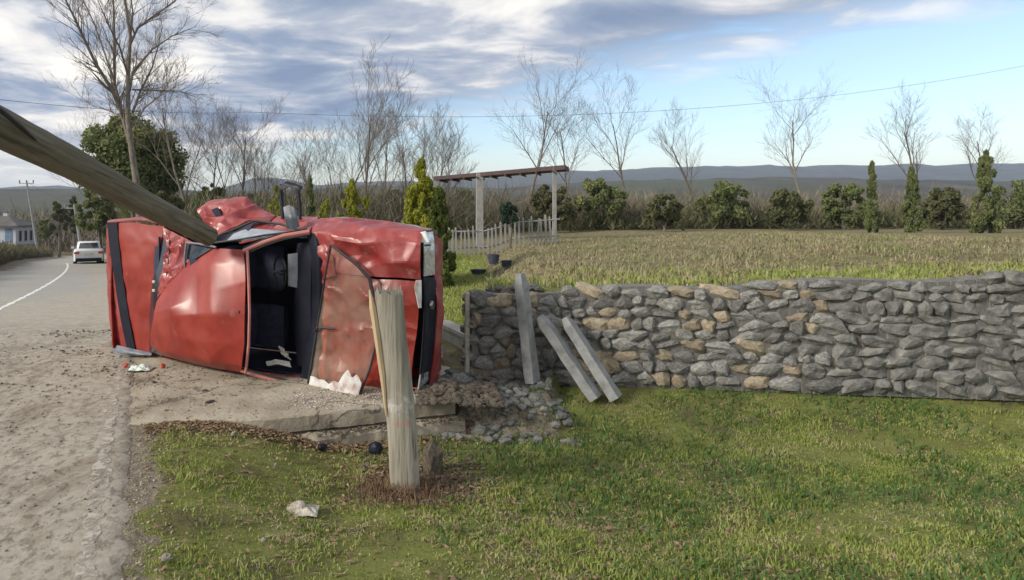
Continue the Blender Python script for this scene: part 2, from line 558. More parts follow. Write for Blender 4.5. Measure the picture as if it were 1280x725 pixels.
def patch(mb, G, nu=20, nv=20, amp=0.0, freq=4.0, seed=0.0, fold=0.0, thick=0.012, linear=0.0):
    P, nrm = patch_pts(G, nu, nv, amp, freq, seed, fold, linear or (.6 if fold else 0))
    vs = [tuple(P[i, j]) for i in range(nu) for j in range(nv)]
    fs = [(i * nv + j, i * nv + j + 1, (i + 1) * nv + j + 1, (i + 1) * nv + j) for i in range(nu - 1) for j in range(nv - 1)]
    if thick:
        m = nu * nv
        vs += [tuple(P[i, j] - nrm[i, j] * thick) for i in range(nu) for j in range(nv)]
        fs += [tuple(m + k for k in reversed(f)) for f in fs]
        ring = [j for j in range(nv)] + [i * nv + nv - 1 for i in range(1, nu)] + \
               [(nu - 1) * nv + j for j in range(nv - 2, -1, -1)] + [i * nv for i in range(nu - 2, 0, -1)]
        for a, b_ in zip(ring, ring[1:] + ring[:1]):
            fs.append((b_, a, a + m, b_ + m))
    mb.add(vs, fs)
    return mb


def sstep(a, b_, x):
    t_ = np.clip((x - a) / (b_ - a), 0, 1)
    return t_ * t_ * (3 - 2 * t_)


# ------------------------------------------------------------------ lie of the land
def E(Y):          # the right edge line of the road
    Y = np.asarray(Y, float)
    a = np.minimum(Y, 42.0)
    d = np.maximum(Y - 42.0, 0)
    return -1.48 - 0.388 * (a - 3.05) - 0.0025 * np.maximum(a - 11.5, 0) ** 2 - 0.54 * d + 0.14 * (d - 6 * (1 - np.exp(-d / 6)))


def zroad(Y):
    Y = np.asarray(Y, float)
    q = np.clip(Y - 8.5, 0, None)
    return -0.05 * np.minimum(np.sqrt(q * q + 1) - 1, 33.5) - 0.06 * np.clip(Y - 43, 0, 45)


def slab_front(X):
    return np.interp(X, [-2.4, -1.9, -1.06, -0.6, 0.0, 0.6, 1.4, 8], [5.25, 5.34, 5.42, 5.56, 5.76, 5.97, 6.15, 6.3])


def bank(Y):
    return 0.150 * Y


def fbm(X, Y, s, seed=0.0, oct=4):
    out = np.zeros(np.shape(X))
    X = np.asarray(X, float); Y = np.asarray(Y, float)
    a = 1.0
    for k in range(oct):
        q = seed * 3.1 + k * 1.7
        out += a * (np.sin(X * s * 1.0 + 1.3 * np.sin(Y * s * 0.9 + q) + q) * np.cos(Y * s * 1.13 + 1.7 * np.sin(X * s * 0.7 - q) + 2 * q))
        s *= 2.07
        a *= 0.5
    return out / 1.9


def ground(X, Y):
    """height of the land, without the road sheet"""
    X = np.asarray(X, float); Y = np.asarray(Y, float)
    e = E(Y)
    d = X - e
    zr = zroad(Y)
    yard = np.clip(0.02 * (Y - 8), 0, 0.34)
    h = zr + (yard - zr) * sstep(1.0, 9.0, d)
    # grass verge in front of the slab
    wl0 = 7.12 - 0.13 * (X - 0.94)
    kx = sstep(1.55, 2.1, X)
    front = 1 - sstep(0.13, 0.19, Y - (slab_front(X) * (1 - kx) + (wl0 + .1) * kx))
    hv = -0.015 - 0.27 * sstep(-1.5, -0.25, X) * sstep(2.0, 5.0, Y) - 0.06 * sstep(0.2, 2, X) + 0.02 * fbm(X, Y, 3.0) * sstep(.1, .6, d)
    hv = hv + .20 * kx * sstep(5.6, 6.9, Y)
    h = np.where(d > 0.0, h * (1 - front) + hv * front, h)
    # under the slab / rubble behind its edge
    inslab = (1 - sstep(-.02, .0, slab_front(X) + .13 - Y)) * (1 - sstep(9.6, 9.9, Y)) * (d > 0.12) * (1 - sstep(0.5, 0.7, X))
    h = np.where(inslab > 0.5, np.minimum(h, -0.09), h)
    # ditch right of the slab, before the stone wall
    dit = sstep(0.5, 0.8, X) * (1 - sstep(1.5, 2.0, X)) * sstep(5.9, 6.1, Y) * (1 - sstep(7.9, 8.3, Y))
    h = h * (1 - dit) + (-0.10 + 0.05 * fbm(X, Y, 5.0, 2)) * dit
    # raised yard behind the stone wall
    wl = 7.12 - 0.13 * (X - 0.94)
    up = sstep(0.0, 0.12, Y - wl - 0.12) * sstep(0.0, np.where(Y < 8.4, 0.12, 1.4), X - np.maximum(bank(Y), 1.04))
    up = up * (1 - sstep(60, 90, Y))
    hr = 0.90 - 0.022 * np.clip(Y - 7.3, 0, 24) + 0.05 * np.clip(X - 4, 0, 8) * sstep(7, 12, Y) + 0.04 * fbm(X, Y, 1.5, 4)
    h = h * (1 - up) + hr * up
    h += 0.035 * fbm(X, Y, 0.9, 1) * sstep(9.5, 14, Y) * (d > 0.5)
    # left of the road
    dl = (e - 5.6) - X
    h = np.where(dl > 0, zr + 0.25 * sstep(0, 2.0, dl) + 0.08 * fbm(X, Y, 0.6, 3) * sstep(0, 2, dl), h)
    # far land falls to the valley
    far = sstep(55, 160, Y)
    h = h * (1 - far) + (-5.2) * far
    # below the road sheet
    onroad = (d < -0.12) & (dl < -0.1)
    h = np.where(onroad, zr - 0.06, h)
    return h


def gz(x, y):
    return float(ground(np.array([x]), np.array([y]))[0])


def axis(lo, hi, fine, step, grow=1.09, cap=60.0):
    a = list(np.arange(fine[0], fine[1] + 1e-6, step))
    s, x = step, fine[1]
    while x < hi:
        s = min(s * grow, cap if x < 400 else 400)
        x += s
        a.append(x)
    s, x = step, fine[0]
    left = []
    while x > lo:
        s = min(s * grow, cap if x > -400 else 400)
        x -= s
        left.append(x)
    return np.array(left[::-1] + a)


def grid_obj(name, X, Y, Z, mat, cover=None):
    ny, nx = X.shape
    me = bpy.data.meshes.new(name)
    vs = np.stack([X, Y, Z], -1).reshape(-1, 3)
    idx = np.arange(ny * nx).reshape(ny, nx)
    q = np.stack([idx[:-1, :-1], idx[:-1, 1:], idx[1:, 1:], idx[1:, :-1]], -1).reshape(-1, 4)
    me.vertices.add(len(vs))
    me.vertices.foreach_set('co', vs.ravel())
    me.loops.add(q.size)
    me.loops.foreach_set('vertex_index', q.ravel().astype(np.int32))
    me.polygons.add(len(q))
    me.polygons.foreach_set('loop_start', np.arange(0, q.size, 4, dtype=np.int32))
    me.polygons.foreach_set('loop_total', np.full(len(q), 4, dtype=np.int32))
    me.polygons.foreach_set('use_smooth', np.ones(len(q), dtype=bool))
    me.update(calc_edges=True)
    me.validate()
    if cover is not None:
        ca = me.color_attributes.new('cover', 'FLOAT_COLOR', 'POINT')
        arr = np.ones((len(vs), 4))
        arr[:, :3] = cover.reshape(-1, 3)
        ca.data.foreach_set('color', arr.ravel())
    me.materials.append(mat)
    if name in ('concrete_slab', 'broken_footing'):
        me.set_sharp_from_angle(angle=R(24))
    o = bpy.data.objects.new(name, me)
    sc.collection.objects.link(o)
    return o


# ground material driven by what covers it: r grass, g bare earth, b dead grass
GROUND, t, b = new_mat('ground_cover')
tc = N(t, 'ShaderNodeTexCoord')
at = N(t, 'ShaderNodeAttribute')
at.attribute_name = 'cover'
sp = N(t, 'ShaderNodeSeparateColor')
t.links.new(at.outputs['Color'], sp.inputs[0])


ov = tc.outputs['Object']
green = ramp(t, tex(t, 2.2, 10, 0.7, ov), [(0.34, (0.11, 0.09, 0.055)), (0.45, (0.15, 0.15, 0.05)), (0.56, (0.18, 0.20, 0.05)), (0.68, (0.28, 0.25, 0.12))])
earth = ramp(t, tex(t, 12.0, 10, 0.75, ov), [(0.33, (0.10, 0.08, 0.058)), (0.5, (0.22, 0.185, 0.14)), (0.68, (0.36, 0.315, 0.245))])
dead = ramp(t, tex(t, 4.0, 10, 0.7, ov), [(0.35, (0.10, 0.085, 0.045)), (0.5, (0.20, 0.165, 0.09)), (0.65, (0.30, 0.255, 0.15))])
nse = M_(t, 'MULTIPLY', M_(t, 'SUBTRACT', tex(t, 6.0, 6, 0.6, ov), 0.5), 1.1)
gf = ramp(t, M_(t, 'ADD', sp.outputs[0], nse), [(0.40, (0, 0, 0)), (0.6, (1, 1, 1))])
df = ramp(t, M_(t, 'ADD', sp.outputs[2], nse), [(0.40, (0, 0, 0)), (0.6, (1, 1, 1))])
c = mix(t, gf, earth, green)
c = mix(t, df, c, dead)
t.links.new(c, b.inputs['Base Color'])
b.inputs['Roughness'].default_value = 0.95
b.inputs['Specular IOR Level'].default_value = 0.2
bp = N(t, 'ShaderNodeBump')
bp.inputs['Strength'].default_value = 0.9
bp.inputs['Distance'].default_value = 0.03
t.links.new(tex(t, 40.0, 8, 0.65, ov), bp.inputs['Height'])
t.links.new(bp.outputs[0], b.inputs['Normal'])

xs = axis(-5000, 5000, (-4.0, 3.6), 0.07)
ys = axis(-12, 6000, (2.2, 9.6), 0.07)
GX, GY = np.meshgrid(xs, ys)
GZ = ground(GX, GY)
dE = GX - E(GY)
grass = sstep(0.20, 0.5, dE + 0.16 * fbm(GX, GY, 5.0, 2)) * 0.9
fr = GY < slab_front(GX)
soilspot = np.exp(-((GX - 0.25) ** 2 / 0.18 + (GY - 4.75) ** 2 / 0.10))
ditch = (GX > 0.45) * (GY > 5.7) * (GY < 8.4) * (GX < 1.75 + .25 * fbm(GX, GY, 3))
grass = np.clip(grass - soilspot * 1.2 - ditch * 0.8, 0, 1)
left = (E(GY) - 5.6) - GX > 0
grass = np.where(left, 0.25, grass)
deadm = np.where((GX > bank(GY) - 0.5) & (GY > 7.4), 0.62 + 0.25 * fbm(GX, GY, 0.7, 5), 0.12 + 0.28 * fbm(GX, GY, 1.7, 2))
deadm = np.where((GY > 23), 0.6, deadm)
deadm = np.where(left, 0.7, deadm)
deadm = np.clip(deadm, 0, 1) * (dE > 0.3)
deadm = np.where(left, 0.7, deadm)
cover = np.stack([grass, 1 - grass, deadm], -1)
post_paint()
g_o = grid_obj('ground', GX, GY, GZ, GROUND, cover)
tag(g_o, 'grassy verge and rough yard ground beside the road', None, None, 'structure')

# road ------------------------------------------------------------
ROAD, t, b = new_mat('muddy_asphalt')
tc = N(t, 'ShaderNodeTexCoord')
ov = tc.outputs['Object']
at = N(t, 'ShaderNodeAttribute')
at.attribute_name = 'cover'
sp = N(t, 'ShaderNodeSeparateColor')
t.links.new(at.outputs['Color'], sp.inputs[0])
asph = ramp(t, tex(t, 60.0, 6, 0.7, ov), [(0.3, (0.25, 0.243, 0.225)), (0.7, (0.40, 0.39, 0.365))])
dust = ramp(t, tex(t, 7.0, 12, 0.80, ov), [(0.30, (0.25, 0.215, 0.165)), (0.45, (0.36, 0.32, 0.255)), (0.6, (0.43, 0.39, 0.318)), (0.72, (0.49, 0.45, 0.375))])
mp = N(t, 'ShaderNodeMapping')
mp.inputs['Rotation'].default_value = (0, 0, R(21))
mp.inputs['Scale'].default_value = (1.2, 0.8, 1)
t.links.new(ov, mp.inputs[0])
clod = ramp(t, tex(t, 11.0, 10, 0.78, mp.outputs[0]), [(0.52, (0, 0, 0)), (0.60, (1, 1, 1))])
f = ramp(t, M_(t, 'ADD', sp.outputs[0], M_(t, 'MULTIPLY', M_(t, 'SUBTRACT', tex(t, 1.3, 6, 0.6, ov), 0.5), 1.2)), [(0.35, (0, 0, 0)), (0.75, (1, 1, 1))])
c = mix(t, f, asph, dust)
mp2 = N(t, 'ShaderNodeMapping')
mp2.inputs['Rotation'].default_value = (0, 0, R(-21))
mp2.inputs['Scale'].default_value = (1.5, 0.75, 1)
t.links.new(ov, mp2.inputs[0])
smear = ramp(t, tex(t, 1.5, 10, 0.74, mp2.outputs[0], 0.6), [(0.49, (0, 0, 0)), (0.60, (1, 1, 1))])
c = mix(t, M_(t, 'MULTIPLY', M_(t, 'MULTIPLY', smear, sp.outputs[1]), 0.62), c, (0.19, 0.15, 0.105))
c = mix(t, M_(t, 'MULTIPLY', M_(t, 'MULTIPLY', clod, sp.outputs[1]), 0.55), c, (0.13, 0.10, 0.07))
t.links.new(c, b.inputs['Base Color'])
b.inputs['Roughness'].default_value = 0.88
b.inputs['Specular IOR Level'].default_value = 0.3
bp = N(t, 'ShaderNodeBump')
bp.inputs['Strength'].default_value = 0.6
bp.inputs['Distance'].default_value = 0.012
t.links.new(M_(t, 'ADD', tex(t, 60.0, 8, 0.75, ov), M_(t, 'MULTIPLY', clod, sp.outputs[1])), bp.inputs['Height'])
t.links.new(bp.outputs[0], b.inputs['Normal'])

ry = np.concatenate([np.arange(-10, 2, 0.4), np.arange(2, 9, 0.05), np.arange(9, 20, 0.2), np.arange(20, 110, 0.8)])
ru = np.linspace(0, 1, 90)
RY, RU = np.meshgrid(ry, ru, indexing='ij')
RX = E(RY) - 5.75 + RU * (5.75 + 0.44)
RD = RX - E(RY)
mud = (1 - sstep(7.5, 12, RY)) * sstep(-6.5, -2.5, RD)
def road_z(X, Y):
    D = X - E(Y)
    m_ = (1 - sstep(7.5, 12, Y)) * sstep(-6.5, -2.5, D)
    return zroad(Y) + m_ * 0.004 * fbm(X, Y, 5) - 0.06 * sstep(0.14, 0.26, D + 0.09 * fbm(X, Y, 6.0, 3) + 0.03 * fbm(X, Y, 21, 1)) + 0.004


RZ = road_z(RX, RY)
RZ = np.maximum(RZ, np.where(RD > 0.0, -9, zroad(RY) - 0.03))
dirt = np.clip(0.38 + 0.50 * (1 - sstep(6.5, 20, RY)) + .25 * np.exp(-((RD + .8) / .7) ** 2) + 0.5 * sstep(-0.4, 0.1, RD), 0, 1)
road = grid_obj('road', RX, RY, RZ, ROAD, np.stack([dirt, np.clip(mud + 0.6 * sstep(-.3, .1, RD) * (RY < 14), 0, 1), dirt], -1))
tag(road, 'country road surface covered with mud and tyre dirt', None, None, 'structure')


def paint_mat(name, thr, ca=(0.43, 0.395, 0.33)):
    m, t, b = new_mat(name)
    tc = N(t, 'ShaderNodeTexCoord')
    f = ramp(t, tex(t, 7.0, 10, 0.8, tc.outputs['Object']), [(thr, (0, 0, 0)), (thr + 0.14, (1, 1, 1))])
    c = mix(t, f, ca, (0.34, 0.30, 0.245))
    t.links.new(c, b.inputs['Base Color'])
    b.inputs['Roughness'].default_value = 0.85
    tr = N(t, 'ShaderNodeBsdfTransparent')
    mx = N(t, 'ShaderNodeMixShader')
    t.links.new(f, mx.inputs[0])
    t.links.new(b.outputs[0], mx.inputs[1])
    t.links.new(tr.outputs[0], mx.inputs[2])
    t.links.new(mx.outputs[0], t.nodes['Material Output'].inputs[0])
    return m


def stripe(name, off, wd, y0, y1, mat, step=0.1):
    yy = np.arange(y0, y1, step)
    YY, UU = np.meshgrid(yy, np.array([-0.5, 0, 0.5]), indexing='ij')
    XX = E(YY) + off + UU * wd * (.8 + .35 * np.sin(YY * 7) * np.sin(YY * 2.3 + 1)) + .012 * np.sin(YY * 31) * (wd < .125)
    ZZ = road_z(XX, YY) + 0.004
    o = grid_obj(name, XX, YY, ZZ, mat)
    o['kind'] = 'structure'
    return o


stripe('road_marking', -2.62, 0.13, 7.5, 41, paint_mat('centre_line_paint', 0.58, (0.72, 0.71, 0.68)))
stripe('road_marking', 0.0, 0.12, 1.0, 8.5, paint_mat('worn_edge_line_paint', 0.44, (0.45, 0.41, 0.34)), 0.025)

# slab ---------------------------------------------------------------
def slab_rows():
    n = 100
    q = np.linspace(0, 1, n)
    x0 = -2.33
    sx = x0 + (0.66 - x0) * q
    fy = slab_front(sx) + 0.02 * fbm(sx, sx * 0, 3) + 0.010 * fbm(sx, sx * 0, 37, 3)
    out = []
    for k, (dy, z) in enumerate([(0.10, -0.50), (0.07, -0.17), (0.035, -0.15), (0.0, -0.135), (-.004, -0.07), (0.0, -0.010), (0.012, 0.004), (0.05, 0.012)]):
        out.append(np.stack([sx, fy + dy + 0.006 * fbm(sx, sx * 0 + k * .2, 23, 1), np.full_like(sx, z) + 0.004 * fbm(sx, sx * 0 + k, 17)], -1))
    for f_ in np.linspace(0.02, 1, 80):
        yv = fy + 0.09 + (9.7 - fy) * f_
        lft = E(yv) + 0.0
        xv = lft + (0.66 + .05 * np.sin(yv * 9) + .03 * np.sin(yv * 23) - lft) * q
        out.append(np.stack([xv, yv, 0.012 + 0.006 * fbm(xv, yv, 3.0) + 0.003 * fbm(xv, yv, 14)], -1))
    return np.array(out)


S = slab_rows()
S[:, :, 2] -= 0.035 * (1 - sstep(0.0, 0.5, S[:, :, 0] - E(S[:, :, 1]))) * (np.arange(len(S)) > 4)[:, None]
slab = grid_obj('concrete_slab', S[:, :, 0], S[:, :, 1], S[:, :, 2], SLAB)
tag(slab, 'dirty concrete slab under the overturned red car', None, None, 'structure')
sx = np.linspace(-1.25, .75, 90)
fy = slab_front(sx)
rws = []
for k, (dy, z) in enumerate([(0.12, -.16), (0.02, -.165), (-.05, -.175), (-.08, -.20), (-.09, -.30), (-.09, -.5)]):
    rws.append(np.stack([sx, fy + dy + .03 * fbm(sx, sx * 0 + .3 * k, 9, 2) * (k > 0), z + .022 * fbm(sx, sx * 0 + .4 * k, 14, 5) * (k > 0)], -1))
S = np.array(rws)
fo = grid_obj('broken_footing', S[::-1, :, 0], S[::-1, :, 1], S[::-1, :, 2], SLAB)
tag(fo, None, None, None, 'structure')

# hills ---------------------------------------------------------------
HILL = surf('wooded_hillside', [(0.022, 0.025, 0.016), (0.05, 0.046, 0.03), (0.095, 0.08, 0.052)], 0.03, 12, 0.95,
            spots=((0.05, 0.06, 0.028), 0.008, 0.5, 0.1))


def hill(name, D, prof, depth, seed, px0=-900, px1=2300, n=260):
    pxs = np.linspace(px0, px1, n)
    h = np.interp(pxs, [p[0] for p in prof], [p[1] for p in prof])
    ridge = CH + (HY - h) / F * D
    ridge = ridge + D * 0.0018 * fbm(pxs, pxs * 0, 0.05, seed, 5)
    X, Y, Z = [], [], []
    for k, f_ in enumerate(np.concatenate([np.linspace(0, 1, 14), np.linspace(1.1, 2.2, 6)])):
        yv = D - depth * (1 - f_)
        xv = (pxs - HX) / F * D
        g = math.sin(min(f_, 1) * math.pi / 2) ** 1.2 if f_ <= 1 else max(0, 1 - (f_ - 1) * 0.9)
        X.append(xv); Y.append(np.full(n, yv) + depth * 0.06 * fbm(xv, xv * 0 + k, 6.0 / D, seed))
        Z.append(-6.5 + (ridge + 6.5) * g + (D * 0.004 * fbm(xv, xv * 0 + yv, 40.0 / D, seed + 2) * (f_ < .95)))
    o = grid_obj(name, np.array(X), np.array(Y), np.array(Z), HILL)
    tag(o, None, None, None, 'structure')


hill('hills', 520, [(-900, 246), (-100, 246), (0, 248), (40, 242), (70, 238), (110, 238), (160, 241), (250, 240), (330, 242), (400, 238), (470, 233), (540, 236), (600, 238), (700, 230), (900, 224), (1280, 230), (2300, 236)], 330, 1)
hill('far_hills', 1900, [(-900, 240), (0, 245), (30, 240), (60, 236), (95, 234), (130, 237), (200, 240), (290, 241), (325, 231), (342, 223), (358, 223), (378, 231), (410, 234), (480, 228), (520, 229), (600, 222), (660, 216), (760, 214), (900, 210), (1280, 208), (1500, 234), (2300, 238)], 900, 4)


# ------------------------------------------------------------------ the overturned car
P0x, P0y = 0.352, 6.1


def CW(s, u, z):
    """s metres behind the nose, u out through the roof, z up"""
    return Vector((P0x - .898 * s - .439 * u, P0y + .439 * s - .898 * u, z))


def C(px, py, u):
    """a point of the car body from where it is measured in the picture and its height u over the bonnet plane"""
    r = (px - HX) / F
    s = (P0x - .439 * u - r * (P0y - .898 * u)) / (.898 + .439 * r)
    y = P0y + .439 * s - .898 * u
    return CW(s, u, CH - (py - HY) / F * y)


def G(rows):
    return [[C(*p) for p in r] for r in rows]


car = thing('overturned_car', CW(2.2, -0.3, 0.0), 'wrecked red saloon car lying on its right side on the concrete slab', 'car')

# roof
mb = MB()
patch(mb, G([
    [(203, 366, .20), (216, 350, .24), (238, 326, .27), (268, 311, .29), (303, 312, .38)],
    [(197, 378, .26), (214, 366, .33), (240, 345, .36), (270, 330, .40), (305, 330, .42)],
    [(194, 392, .30), (213, 386, .50), (240, 374, .47), (270, 362, .48), (306, 352, .48)],
    [(192, 404, .30), (213, 396, .50), (240, 394, .54), (270, 393, .54), (306, 392, .485)],
    [(189, 420, .28), (212, 420, .45), (240, 424, .49), (270, 428, .50), (306, 430, .465)],
    [(190, 433, .22), (208, 440, .34), (240, 446, .40), (270, 452, .42), (303, 456, .42)],
    [(203, 444, .10), (220, 449, .20), (245, 455, .26), (270, 460, .28), (301, 465, .32)]]),
    70, 60, 0.006, 1.9, 2.0, 0.03, 0.015, .75)
roof = mb.build('roof', RED, car)
mb = MB()
mb.tube([C(309, 312, .43), C(311, 350, .46), C(312, 390, .465), C(311, 430, .455), C(307, 466, .36)], 0.016, 6)
mb.build('windscreen_header', surf('pale_red_edge', [(0.42, 0.14, 0.12), (0.5, 0.22, 0.19)], 8, 4, 0.4), roof)
# hinge-like dent bolt on roof edge
mb = MB()
mb.box(C(300, 390, .485), (.03, .03, .03))
mb.build('clip', RUBBER, roof)

# cant rail underside strip of roof lower edge to body
mb = MB()
patch(mb, G([[(203, 444, .10), (245, 455, .26), (301, 465, .32)], [(205, 446, -.1), (250, 452, -.05), (310, 466, -.02)]]), 8, 12, 0.01, 5, 1)
mb.build('lower_side_panel', RED_D, car)

# body side on the ground and side facing the sky
mb = MB()
patch(mb, [[CW(0.05, -.05, .06), CW(1.3, -.02, .03), CW(2.2, 0.0, .02), CW(3.4, -.02, .02), CW(4.3, -.05, .05)],
           [CW(0.0, -.3, .02), CW(1.3, -.3, .0), CW(2.2, -.3, .0), CW(3.4, -.3, .0), CW(4.38, -.3, .03)],
           [CW(0.1, -.75, .06), CW(1.3, -.78, .06), CW(2.2, -.78, .06), CW(3.4, -.78, .06), CW(4.3, -.75, .06)]], 14, 40, 0.01, 3, 5)
mb.build('lower_body_side', RED, car)

# rear wing and rear door facing the sky
mb = MB()
patch(mb, G([[(134, 279, -.02), (160, 276, 0), (185, 276, 0), (205, 282, .02), (232, 296, .05)],
             [(137, 276, -.25), (163, 273, -.22), (190, 272, -.2), (212, 278, -.2), (236, 288, -.2)],
             [(152, 277, -.75), (175, 277, -.75), (200, 276, -.78), (222, 278, -.78), (248, 282, -.78)]]), 18, 26, 0.02, 4, 3, 0.02)
mb.build('rear_wing', RED_D, car)

# crumpled rear pillar
mb = MB()
patch(mb, G([[(204, 284, .02), (220, 292, .04), (240, 302, .06), (262, 309, .12)],
             [(207, 305, .06), (219, 313, .12), (236, 320, .14), (250, 316, .2)],
             [(206, 330, .10), (215, 335, .17), (228, 334, .22), (238, 327, .26)],
             [(198, 372, .14), (206, 362, .20), (214, 352, .24), (226, 338, .27)]]), 34, 34, 0.015, 6, 8, 0.07)
mb.build('rear_pillar', RED_D, car, sharp=15)
mb = MB()
patch(mb, G([[(234, 305, .22), (250, 306, .24), (268, 309, .30)], [(232, 318, .24), (244, 318, .27), (256, 316, .31)], [(231, 333, .26), (236, 330, .28), (243, 323, .31)]]), 6, 6, 0, 1, 1)
mb.build('quarter_window', DKGLASS, car)
mb = MB()
mb.tube([C(233, 303, .25), C(231, 320, .27), C(231, 334, .29)], .012, 6)
mb.tube([C(233, 303, .25), C(250, 305, .28), C(270, 309, .34)], .012, 6)
mb.build('window_seal', GREYTRIM, car)

# rear window gap
mb = MB()
patch(mb, G([[(200, 282, .0), (208, 290, .04), (212, 300, .10)],
             [(196, 310, .0), (204, 330, .08), (208, 345, .16)],
             [(188, 350, .0), (196, 370, .12), (200, 380, .20)],
             [(186, 400, .0), (188, 415, .10), (191, 425, .20)],
             [(186, 438, .0), (190, 440, .05), (204, 446, .10)]]), 16, 8, 0, 1, 1)
mb.build('rear_window', DKGLASS, car)

# boot lid
mb = MB()
patch(mb, G([[(144, 279, .0), (165, 278, .0), (185, 281, .01), (205, 283, .02)],
             [(148, 310, .0), (166, 310, .03), (184, 312, .04), (199, 313, .03)],
             [(152, 350, .0), (168, 350, .03), (182, 352, .04), (191, 353, .03)],
             [(157, 395, .0), (170, 396, .02), (180, 398, .02), (188, 398, .02)],
             [(166, 437, -.02), (173, 440, -.01), (181, 441, .0), (188, 442, .0)]]), 40, 24, 0.010, 4, 12, 0.012)
boot = mb.build('boot_lid', RED, car)
mb = MB()
patch(mb, G([[(134, 278, .0), (146, 278, .015)], [(137, 310, .0), (149, 310, .02)], [(143, 350, .0), (154, 350, .02)], [(150, 395, .0), (161, 396, .02)],
             [(158, 434, -.01), (169, 439, .01)]]), 30, 5, 0.0, 4, 1, 0, 0.05)
mb.build('rear_trim_strip', BLACKP, car)
mb = MB()
patch(mb, G([[(133, 285, -.16), (135, 285, -.01)], [(133, 320, -.16), (139, 320, -.01)], [(134, 360, -.16), (146, 360, -.01)], [(137, 400, -.16), (152, 400, -.01)],
             [(141, 430, -.18), (159, 436, -.02)]]), 26, 8, 0.012, 8, 3)
rp = mb.build('rear_panel', RED_D, car)
for yy_ in (318, 352, 378, 400):
    m2 = MB()
    m2.box(C(138 + (yy_ - 318) * .03, yy_, -.05), (.03, .03, .025))
    m2.build('bolt', RUBBER, rp)
mb = MB()
patch(mb, G([[(141, 430, -.10), (158, 434, .0), (176, 438, .02), (190, 441, .0)], [(139, 438, -.06), (158, 440, .06), (176, 443, .06), (189, 444, .04)],
             [(139, 444, -.06), (158, 445, .03), (176, 445, .03), (187, 446, .0)]]), 10, 16, 0.012, 9, 2)
mb.build('broken_tail_lamp', GREYTRIM, car)
for p_ in ((192, 352), (192, 363)):
    mb = MB()
    mb.box(C(p_[0], p_[1], .2), (.03, .02, .03))
    mb.build('white_clip', CLOTH, car)
mb = MB()     # rear end, facing away
patch(mb, [[CW(4.32, -.02, 1.6), CW(4.36, -.02, .8), CW(4.32, -.02, .05)], [CW(4.4, -.35, 1.6), CW(4.46, -.35, .8), CW(4.4, -.35, .05)],
           [CW(4.3, -.75, 1.55), CW(4.36, -.75, .8), CW(4.3, -.75, .08)]], 14, 24, 0.012, 4, 3)
mb.build('rear_end', RED, car)
mb = MB()
patch(mb, [[CW(4.46, -.45, 1.62), CW(4.53, -.45, .8), CW(4.46, -.45, .03)], [CW(4.5, -.55, 1.62), CW(4.57, -.55, .8), CW(4.5, -.55, .03)],
           [CW(4.44, -.64, 1.62), CW(4.5, -.64, .8), CW(4.44, -.64, .03)]], 8, 20, 0, 4, 3, 0, 0.06)
mb.build('rear_bumper', BLACKP, car)
for z0 in (1.42, .22):
    mb = MB()
    mb.box(CW(4.45, -.2, z0), (.05, .2, .3))
    mb.build('tail_light', REDL, car)

# underside + wheels
mb = MB()
patch(mb, [[CW(.15, -.78, 1.6), CW(.15, -.82, .8), CW(.15, -.78, .05)], [CW(2.2, -.86, 1.58), CW(2.2, -.92, .8), CW(2.2, -.86, .05)], [CW(4.3, -.76, 1.6), CW(4.3, -.80, .8), CW(4.3, -.76, .05)]],
      20, 14, 0.03, 5, 3)
mb.build('underbody', UNDER, car)
mb = MB()
mb.tube([CW(0.9, -.95, .7), CW(2.0, -.97, .72), CW(3.0, -.95, .6), CW(4.2, -.9, .5)], .03, 8)
mb.build('exhaust_pipe', STEEL, car)
Fv = Vector((.898, -.439, 0)); Uv = Vector((-.439, -.898, 0))
for s0 in (.78, 3.42):
    for z0 in (1.47, .17):
        m2, m3 = MB(), MB()
        for (mm, r0, r1, zw) in ((m2, .29, .17, .085), (m3, .17, .05, .07)):
            ring = []
            n = 28
            prof_ = [(r1, -zw), (r0 - .03, -zw), (r0, -zw * .6), (r0, zw * .6), (r0 - .03, zw), (r1, zw)]
            vs, fs = [], []
            c0 = CW(s0, -.88, z0)
            for k in range(n):
                a = 2 * math.pi * k / n
                for (r_, zz) in prof_:
                    vs.append(c0 + Fv * math.cos(a) * r_ + Uv * math.sin(a) * r_ + Vector((0, 0, zz)))
            m_ = len(prof_)
            for k in range(n):
                for j in range(m_ - 1):
                    fs.append((k * m_ + j, ((k + 1) % n) * m_ + j, ((k + 1) % n) * m_ + j + 1, k * m_ + j + 1))
                if mm is m3 or True:
                    fs.append((k * m_ + m_ - 1, ((k + 1) % n) * m_ + m_ - 1, ((k + 1) % n) * m_, k * m_))
            mm.add(vs, fs)
        wh = m2.build('wheel', RUBBER, car)
        m3.build('rim', STEEL, wh)

